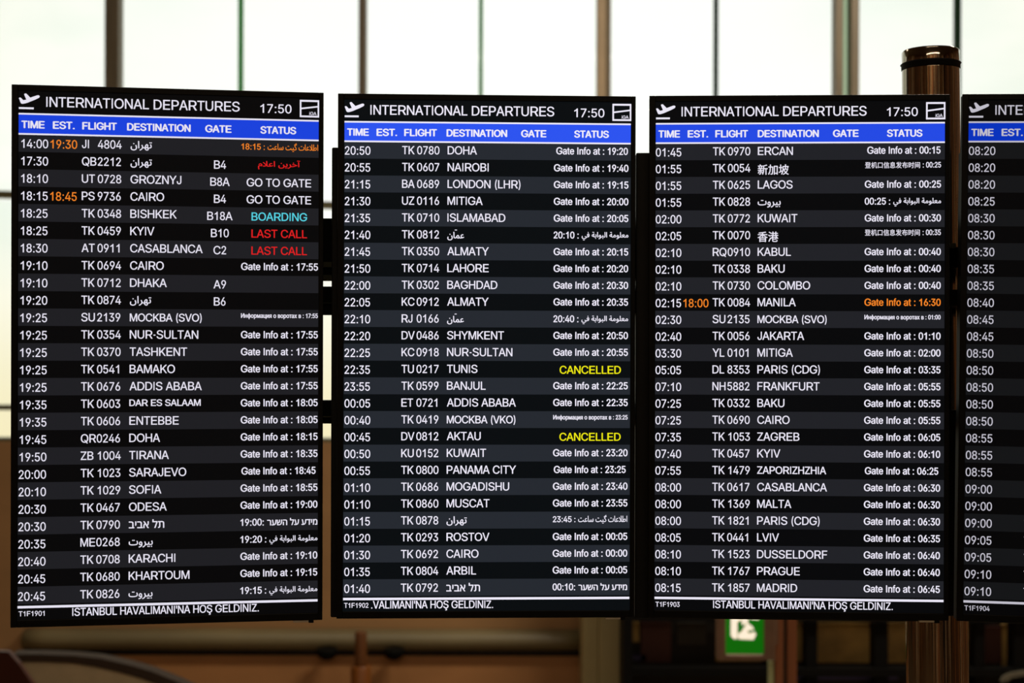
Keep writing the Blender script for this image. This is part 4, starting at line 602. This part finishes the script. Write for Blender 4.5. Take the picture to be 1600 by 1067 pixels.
# ------------------------------------------------------------------ steel column carrying the screens
YK = 3.70
kx0 = (1466 - 800) / FPX * YK; kx1 = (1453 - 800) / FPX * YK
za, zb = Z(1060, YK), Z(100, YK)
lean = ((kx1 - kx0) / (zb - za), 0)
cx = kx0 - lean[0] * za
colm = empty('steel_column', (cx, YK, 0), 'round brushed steel column with black ring, behind the third and fourth screens', 'column')
def rk(z): return 0.0785 - (0.0785 - 0.0728) * (z - za) / (zb - za)
zr0, zr1 = Z(109, YK), Z(99, YK)
ztop = Z(79, YK)
rel(lathe('shaft', [(0.084, 0), (0.084, 0.3), (rk(za), za), (rk(zr0), zr0)], (cx, YK), STEEL, lean=lean, seg=96), colm)
rel(lathe('ring', [(rk(zr0) + .0005, zr0), (rk(zr0) + .0015, zr0 + .001), (rk(zr0) + .0015, zr1 - .004), (rk(zr0) + .004, zr1 - .002), (rk(zr0) + .002, zr1)], (cx, YK), RUBBER, lean=lean, seg=96), colm)
rel(lathe('cap', [(rk(zr1), zr1), (rk(zr1), ztop - .004), (rk(zr1) - .003, ztop)], (cx, YK), STEEL, lean=lean, seg=96), colm)

# mounting rails behind the screens
YR = 3.52
def rail(name, y0, y1, lab, extra=()):
    r = empty(name, (0, YR, Z(y1, YR)), lab, 'rail', 'rails carrying the screens')
    rel(box('rail_bar', -0.98, 1.06, YR, YR + 0.05, Z(y1, YR), Z(y0, YR), MATTE, None, .003, 1), r)
    for a, b in extra:
        rel(box('rail_glint', -0.95, 1.05, YR - 0.012, YR - 0.001, Z(b, YR), Z(a, YR), DARKBAR, None, .001, 1), r)  # paler bars standing in for highlights on the rail metal
    return r
rail('mounting_rail', 343, 440, 'broad black upper rail seen in the gap between the first two screens', ((411.5, 420), (432, 439.5)))
rail('mounting_rail', 449.5, 494, 'black middle rail just below the broad upper rail between the first two screens', ((475, 476),))
rail('mounting_rail', 628, 664, 'black lower rail seen in the gap between the first two screens', ((652, 653.5),))
# clamp between rails and column
cl = empty('column_clamp', (X(1482, 3.58), 3.6, Z(440, 3.6)), 'black steel clamp holding the rails to the steel column', 'clamp')
rel(box('clamp_plate', X(1470, 3.585), X(1508, 3.585), 3.585, 3.615, Z(417, 3.6), Z(386, 3.6), MATTE, None, .003, 1), cl)
rel(box('clamp_band', X(1475, 3.585), X(1492, 3.585), 3.575, 3.584, Z(388, 3.6), Z(380, 3.6), DARKBAR, None, .002, 1), cl)

for a, b in ((386, 417), (452, 478)):
    rel(box('arm', X(1400, 3.6), 1.72, 3.585, 3.632, Z(b, 3.6), Z(a, 3.6), MATTE, None, .003, 1), cl)
rel(box('gap_dark_plate', X(1462, 3.57), X(1487.5, 3.57), 3.57, 3.584, Z(640, 3.57), Z(478, 3.57), MATTE, None, .002, 1), cl)  # dark plates added to blacken the gap between the screens
rel(box('gap_dark_plate', X(1462, 3.57), X(1502, 3.57), 3.57, 3.584, Z(962, 3.57), Z(640, 3.57), MATTE, None, .002, 1), cl)
rel(box('tie_plate', 1.01, 1.06, 3.571, 3.584, Z(478, 3.6), Z(386, 3.6), MATTE, None, .002, 1), cl)

# ------------------------------------------------------------------ the four screens
G = 'Gate Info at : '
def parse(s): return [tuple(l.split('|')) for l in s.strip().split('\n')]
D1 = parse("""14:00|19:30|JI|4804|@tehran||F18:15
17:30||QB|2212|@tehran|B4|@falast
18:10||UT|0728|GROZNYJ|B8A|GO TO GATE
18:15|18:45|PS|9736|CAIRO|B4|GO TO GATE
18:25||TK|0348|BISHKEK|B18A|BOARDING
18:25||TK|0459|KYIV|B10|LAST CALL
18:30||AT|0911|CASABLANCA|C2|LAST CALL
19:10||TK|0694|CAIRO||I17:55
19:10||TK|0712|DHAKA|A9|
19:20||TK|0874|@tehran|B6|
19:25||SU|2139|MOCKBA (SVO)||R17:55
19:25||TK|0354|NUR-SULTAN||I17:55
19:25||TK|0370|TASHKENT||I17:55
19:25||TK|0541|BAMAKO||I17:55
19:25||TK|0676|ADDIS ABABA||I17:55
19:35||TK|0603|DAR ES SALAAM||I18:05
19:35||TK|0606|ENTEBBE||I18:05
19:45||QR|0246|DOHA||I18:15
19:50||ZB|1004|TIRANA||I18:35
20:00||TK|1023|SARAJEVO||I18:45
20:10||TK|1029|SOFIA||I18:55
20:30||TK|0467|ODESA||I19:00
20:30||TK|0790|@telaviv||H19:00
20:35||ME|0268|@beirut||A19:20
20:40||TK|0708|KARACHI||I19:10
20:45||TK|0680|KHARTOUM||I19:15
20:45||TK|0826|@beirut||A19:15""")
D2 = parse("""20:50||TK|0780|DOHA||I19:20
20:55||TK|0607|NAIROBI||I19:40
21:15||BA|0689|LONDON (LHR)||I19:15
21:30||UZ|0116|MITIGA||I20:00
21:35||TK|0710|ISLAMABAD||I20:05
21:40||TK|0812|@amman||A20:10
21:45||TK|0350|ALMATY||I20:15
21:50||TK|0714|LAHORE||I20:20
22:00||TK|0302|BAGHDAD||I20:30
22:05||KC|0912|ALMATY||I20:35
22:10||RJ|0166|@amman||A20:40
22:20||DV|0486|SHYMKENT||I20:50
22:25||KC|0918|NUR-SULTAN||I20:55
22:35||TU|0217|TUNIS||CANCELLED
23:55||TK|0599|BANJUL||I22:25
00:05||ET|0721|ADDIS ABABA||I22:35
00:40||TK|0419|MOCKBA (VKO)||R23:25
00:45||DV|0812|AKTAU||CANCELLED
00:50||KU|0152|KUWAIT||I23:20
00:55||TK|0800|PANAMA CITY||I23:25
01:10||TK|0686|MOGADISHU||I23:40
01:10||TK|0860|MUSCAT||I23:55
01:15||TK|0878|@tehran||F23:45
01:20||TK|0293|ROSTOV||I00:05
01:30||TK|0692|CAIRO||I00:00
01:35||TK|0804|ARBIL||I00:05
01:40||TK|0792|@telaviv||H00:10""")
D3 = parse("""01:45||TK|0970|ERCAN||I00:15
01:55||TK|0054|@singapore||Z00:25
01:55||TK|0625|LAGOS||I00:25
01:55||TK|0828|@beirut||A00:25
02:00||TK|0772|KUWAIT||I00:30
02:05||TK|0070|@hongkong||Z00:35
02:10||RQ|0910|KABUL||I00:40
02:10||TK|0338|BAKU||I00:40
02:10||TK|0730|COLOMBO||I00:40
02:15|18:00|TK|0084|MANILA||J16:30
02:30||SU|2135|MOCKBA (SVO)||R01:00
02:40||TK|0056|JAKARTA||I01:10
03:30||YL|0101|MITIGA||I02:00
05:05||DL|8353|PARIS (CDG)||I03:35
07:10||NH|5882|FRANKFURT||I05:55
07:25||TK|0332|BAKU||I05:55
07:25||TK|0690|CAIRO||I05:55
07:35||TK|1053|ZAGREB||I06:05
07:40||TK|0457|KYIV||I06:10
07:55||TK|1479|ZAPORIZHZHIA||I06:25
08:00||TK|0617|CASABLANCA||I06:30
08:00||TK|1369|MALTA||I06:30
08:00||TK|1821|PARIS (CDG)||I06:30
08:05||TK|0441|LVIV||I06:35
08:10||TK|1523|DUSSELDORF||I06:40
08:10||TK|1767|PRAGUE||I06:40
08:15||TK|1857|MADRID||I06:45""")
D4 = [(t, '', 'TK' if 7 < i else '', '', '', '', '') for i, t in enumerate('08:20 08:20 08:20 08:25 08:30 08:30 08:30 08:35 08:35 08:40 08:45 08:45 08:50 08:50 08:50 08:50 08:50 08:55 08:55 08:55 09:00 09:00 09:00 09:05 09:05 09:10 09:10'.split())]

PLANE = [(0.4, -35.8), (2, -37.2), (4.8, -36.8), (10.2, -31.2), (17.0, -32.8), (12.0, -44.6), (13.2, -46.6), (16.6, -46.9), (25.8, -37.6), (41.0, -43.3), (44.4, -43.6), (46.4, -42.2), (46.6, -39.9), (45.0, -37.6), (36.4, -33.0), (27, -29), (19.8, -25.8), (14.5, -24.0), (9.6, -22.9), (6.0, -23.2), (4.4, -25.2)]

def scr(name, rgb, k):
    m = bpy.data.materials.new(name); m.use_nodes = True; b = m.node_tree.nodes['Principled BSDF']
    b.inputs['Base Color'].default_value = (0.002, 0.002, 0.002, 1); b.inputs['Roughness'].default_value = 0.4; b.inputs['Specular IOR Level'].default_value = 0.03
    b.inputs['Emission Color'].default_value = tuple(v * k for v in lin(rgb)) + (1,); b.inputs['Emission Strength'].default_value = 1
    return m

def make_display(loc, yaw, pitch, roll, rows, level, blue, black, grey, dx, dst, numcode, footer, plate, label, back=70, brk=((390, 520), (700, 790))):
    root = empty('flight_display', loc, label, 'screen', 'departure screens in a row')
    cy, sy = math.cos(yaw), math.sin(yaw)
    root.matrix_world = Matrix.Translation(loc) @ Matrix.Rotation(yaw, 4, 'Z') @ Matrix.Rotation(pitch, 4, 'X') @ Matrix.Rotation(roll, 4, 'Y')
    def part(o): o.parent = root; return o
    k = level
    WHITE = scr('screen_white', (244, 240, 255), k); BLUE = scr('screen_blue', blue, 1); OR = scr('screen_orange', (255, 138, 42), k)
    RED = scr('screen_red', (236, 34, 36), k); CY = scr('screen_cyan', (92, 222, 240), k); YE_ = scr('screen_yellow', (244, 238, 20), k)
    BLK = scr('screen_black', black, 1); GRY = scr('screen_grey', grey, 1)
    def mm(u0, u1, v0, v1, d0, d1, name, m, bev=0.0, par=root):
        return box(name, (u0 - 342.5) / 1000, (u1 - 342.5) / 1000, -d1 / 1000, -d0 / 1000, (568.85 - v1) / 1000, (568.85 - v0) / 1000, m, par, bev)
    # casing behind, bezel frame around, glass panel
    mm(-15, 696, -66, 1183, -22, -1.2, 'casing', MATTE, .004)
    bz = bmesh.new()
    def add(u0, u1, v0, v1): box_bm((u0 - 342.5) / 1000, (u1 - 342.5) / 1000, -0.003, 0.0012, (568.85 - v1) / 1000, (568.85 - v0) / 1000, .0012, 2, bz)
    add(-15.6, 0 - 1.0, -67, 1184); add(686, 696.6, -67, 1184); add(-1.2, 686.2, -67, -53); add(-1.2, 686.2, 1167, 1184)
    part(bm_link('bezel', bz, BLACK))
    mm(-1, 686, -53, 1167, -1.1, 0, 'screen_panel', BLK)
    if plate:
        mm(plate[0], plate[1], plate[2], plate[3], -plate[5], -plate[4], 'rear_housing', MATTE, .003)
    for v in brk:
        mm(250, 430, v[0], v[1], -back - 4, -21.5, 'wall_bracket', MATTE, .002)
    # small sensor under the bezel
    mm(628, 664, 1183, 1189, -12, 1, 'sensor', GREYPL, .001); mm(664, 676, 1184, 1191, -14, 0, 'sensor_clip', BLACK, .001)
    # title
    L = Lettering().text('INTERNATIONAL DEPARTURES', 0, -17.6, 31.8, fit=(61.6, 500.4), bold=9 * .03)
    L.build('title_text', WHITE, root, .0008)
    Lettering().poly(PLANE).rect(0.4, 33.5, -15.2, -10.8).build('airplane_symbol', WHITE, root, .0008)
    Lettering().text('17:50', 0, -16.2, 28.6, fit=(548.9, 621), bold=.3).build('clock_text', WHITE, root, .0008)
    Lettering().rect(640.6, 686, -49, -44.6).rect(640.6, 686, -12, -7.9).rect(640.6, 644.4, -44.6, -12).rect(682.4, 686, -44.6, -12)\
        .poly([(644.4, -30.4), (682.4, -35.4), (682.4, -31.8), (644.4, -26.6)]).text('iGA', 0, -13.4, 10.5, fit=(663, 679.5), bold=.12).build('airport_logo', WHITE, root, .0008)
    # column header
    hb = Lettering().rect(0, 685, 1.6, 44.8).build('header_bar', BLUE, root, .0005)
    Lettering().rect(0, 685, -1.9, 1.9).build('white_line', WHITE, root, .0007)
    Lettering().rect(0, 685, 44.5, 48.3).build('white_line', WHITE, root, .0007)
    Lettering().rect(0, 685, 1134.6, 1140.2).build('white_line', WHITE, root, .0007)
    for s, a, b in (('TIME', 7, 57), ('EST.', 77, 124), ('FLIGHT', 142.8, 219), ('DESTINATION', 243.8, 387), ('GATE', 422, 481), ('STATUS', 549.6, 631.4)):
        Lettering().text(s, 0, 32.6, 22.8, fit=(a, b), bold=.95, widths='b').build('header_text', WHITE, hb, .0009)
    # flight rows
    for i, r in enumerate(rows):
        v0 = 48.3 if i == 0 else 47.4 + 40.12 * i; v1 = min(47.4 + 40.12 * (i + 1), 1134.6)
        row = Lettering().rect(0, 685, v0, v1).build('flight_row', GRY if i % 2 == 0 else BLK, root, .0005)
        base = 78.3 + 40.17 * i
        sk = (lambda v: 0)
        t_dx = dx[0] + (dx[1] - dx[0]) * i / 26
        D = .0009
        tm, es_, co, nu, de, ga, st = r
        Lettering().text(tm, 1.2 + t_dx + (0 if tm[0] != '1' else 1.6), base, 27.6, bold=.25).build('time_text', WHITE, row, D)
        if es_: Lettering().text(es_, 67.6 + t_dx, base, 27.6, bold=.25).build('estimated_text', OR, row, D)
        fx = dx[2] + (dx[3] - dx[2]) * i / 26
        if co:
            L = Lettering().text(co, 137.4 + fx, base - 2.2, 27.0, bold=.25, xs=.87)
            if nu: L.text(nu, 173.2 + fx + (2.5 if nu[0] == '1' else 0), base - 2.2, 27.0, bold=.25)
            L.build('flight_text', WHITE, row, D)
        x0 = 245.9 + dst[0] + (dst[1] - dst[0]) * i / 26; b2 = base - 2.7
        if de:
            L = Lettering()
            if de == '@tehran': L.word('tehran', x0, x0 + 48, b2 - 18.5, b2 + 3.5, .35)
            elif de == '@beirut': L.word('beirut', x0, x0 + 54, b2 - 13, b2 + 5, .35)
            elif de == '@amman':
                L.word('amman', x0, x0 + 39.5, b2 - 15.5, b2 + 4.5, .4); L.rect(x0 + 17.5, x0 + 22.5, b2 - 21.0, b2 - 19.2)
            elif de == '@telaviv': L.word('telaviv', x0, x0 + 80, b2 - 20, b2, .35)
            elif de == '@singapore': L.word('singapore', x0, x0 + 73, b2 - 17.5, b2 + 7, .35)
            elif de == '@hongkong': L.word('hongkong', x0, x0 + 48.5, b2 - 17.5, b2 + 7, .35)
            elif de.startswith('MOCKBA'): L.text(de, 0, b2, 25.2, bold=.32, fit=(x0, x0 + 163.5))
            elif de == 'DAR ES SALAAM': L.text(de, 0, b2 - 3.6, 21.0, bold=.45, fit=(x0, x0 + 162))
            elif de == 'ZAPORIZHZHIA': L.text(de, 0, b2 - 1, 24.6, bold=.35, fit=(x0, x0 + 163))
            else: L.text(de, x0, b2, 27.0, bold=.25)
            L.build('destination_text', WHITE, row, D)
        if ga: Lettering().text(ga, 451 + dx[4] , base - 0.5, 26.8, bold=.25, align='c').build('gate_text', WHITE, row, D)
        if st:
            s0, s1 = 500.6 + dx[4], 679.2 + dx[4]; w = s1 - s0; bi = base - 4.4; L = Lettering(); m = WHITE
            if st[0] in 'IJ' and ':' in st:
                if i == 0: s0 += 5.5; s1 -= 1.5
                if i == 19: s0 += 2.0; s1 -= 4.5
                if i == 0: bi -= .6
                L.text(G + st[1:], 0, bi, 23.2, bold=.55, fit=(s0, s1)); m = OR if st[0] == 'J' else WHITE
            elif st[0] == 'R':
                L.text('Информация о воротах в : ' + st[1:], 0, base - 12.2, 14.6, bold=.42, fit=(s0, s1))
            elif st[0] == 'Z':
                L.word('zhinfo', s0, s0 + w * .725, base - 25.5, base - 10.5, .15).text(': ' + st[1:], 0, base - 12.0, 18.0, bold=.35, fit=(s0 + w * .765, s1))
            elif st[0] == 'A':
                L.text(st[1:], 0, bi, 22.2, bold=.5, fit=(s0, s0 + w * .275)).text(':', s0 + w * .32, bi, 22, bold=.5)
                L.word('arinfo', s0 + w * .376, s1 + .5, bi - 15.8, bi + 4.5, .3)
            elif st[0] == 'F':
                L.text(st[1:], 0, base - 7, 19.4, bold=.4, fit=(s0, s0 + w * .249)).text(':', s0 + w * .29, base - 7, 19, bold=.4)
                L.word('fainfo', s0 + w * .34, s1, base - 24, base - 3.5, .2); m = OR if es_ else WHITE
            elif st[0] == 'H':
                L.text(st[1:], 0, bi, 22.2, bold=.5, fit=(s0, s0 + w * .272)).text(':', s0 + w * .287, bi, 22, bold=.5)
                L.word('heinfo', s0 + w * .346, s1, bi - 16.5, bi, .45)
            elif st == '@falast': L.word('falast', 543.7, 641.7, base - 23, base - 1, .4); m = RED
            elif st == 'GO TO GATE': L.text(st, 0, base - 0.6, 26.4, bold=.3, fit=(517.4, 667.4))
            elif st == 'BOARDING': L.text(st, 0, base - 0.6, 26.4, bold=.3, fit=(529, 658)); m = CY
            elif st == 'LAST CALL': L.text(st, 0, base - 0.6, 26.4, bold=.3, fit=(528.8, 658)); m = RED
            elif st == 'CANCELLED': L.text(st, 0, base - 1.4, 26.0, bold=.35, fit=(515.8, 662.6)); m = YE_
            L.build('status_text', m, row, D)
    Lettering().text('T1F190%d' % numcode, 0, 1158.3, 16.0, bold=.22, fit=(2.6, 60)).build('screen_code_text', WHITE, root, .0008)
    f, a, b = footer
    L = Lettering().text(f, 0, 1160.2, 25.0, bold=.3, fit=(a, b))
    L.build('footer_text', WHITE, root, .0008)
    return root

LONG = "İSTANBUL HAVALİMANI'NA HOŞ GELDİNİZ."
rad = math.radians
make_display((-0.7991, 3.3266, EYE - 0.0488), rad(8.216), 0, rad(-0.011), D1, 0.88, (26, 66, 220), (7, 7, 8), (31, 31, 35), (3.6, 0.0, 4.2, 2.5, 4.5), (5.4, 3.0), 1, (LONG, 122.3, 547.4),
             None, 'departure screen listing flights from 14:00 to 20:45, first of the row')
make_display((-0.0585, 3.4034, EYE - 0.0484), rad(2.288), 0, rad(0.026), D2, 0.96, (45, 84, 240), (9, 13, 16), (38, 42, 49), (0, 1.6, 0, 0, 0), (0, 0), 2, (".VALİMANI'NA HOŞ GELDİNİZ.", 67.3, 357.3),
             (-32, 672, 58, 1186, 24, 60), 'departure screen listing flights from 20:50 to 01:40 with two yellow CANCELLED lines')
make_display((0.6859, 3.3982, EYE - 0.0477), rad(-2.584), 0, rad(0.006), D3, 0.92, (36, 74, 228), (7, 8, 10), (33, 34, 39), (-0.8, 0.6, -0.8, 0, -3.4), (-2.4, -1.5), 3, (LONG, 140.2, 565.3),
             (-46, 660, 66, 1192, 24, 70), 'departure screen listing flights from 01:45 to 08:15 with Chinese lines')
make_display((1.4187, 3.3395, EYE - 0.0496), rad(-6.28), rad(-1.32), rad(0.72), D4, 0.58, (6, 50, 188), (5, 5, 6), (20, 21, 23), (0, 1.0, 0, 0, 0), (0, 0), 4, (LONG, 140.2, 565.3),
             (-12, 660, 66, 1186, 24, 55), 'departure screen cut off by the picture edge, starting at 08:20', back=238, brk=((290, 345), (395, 438)))
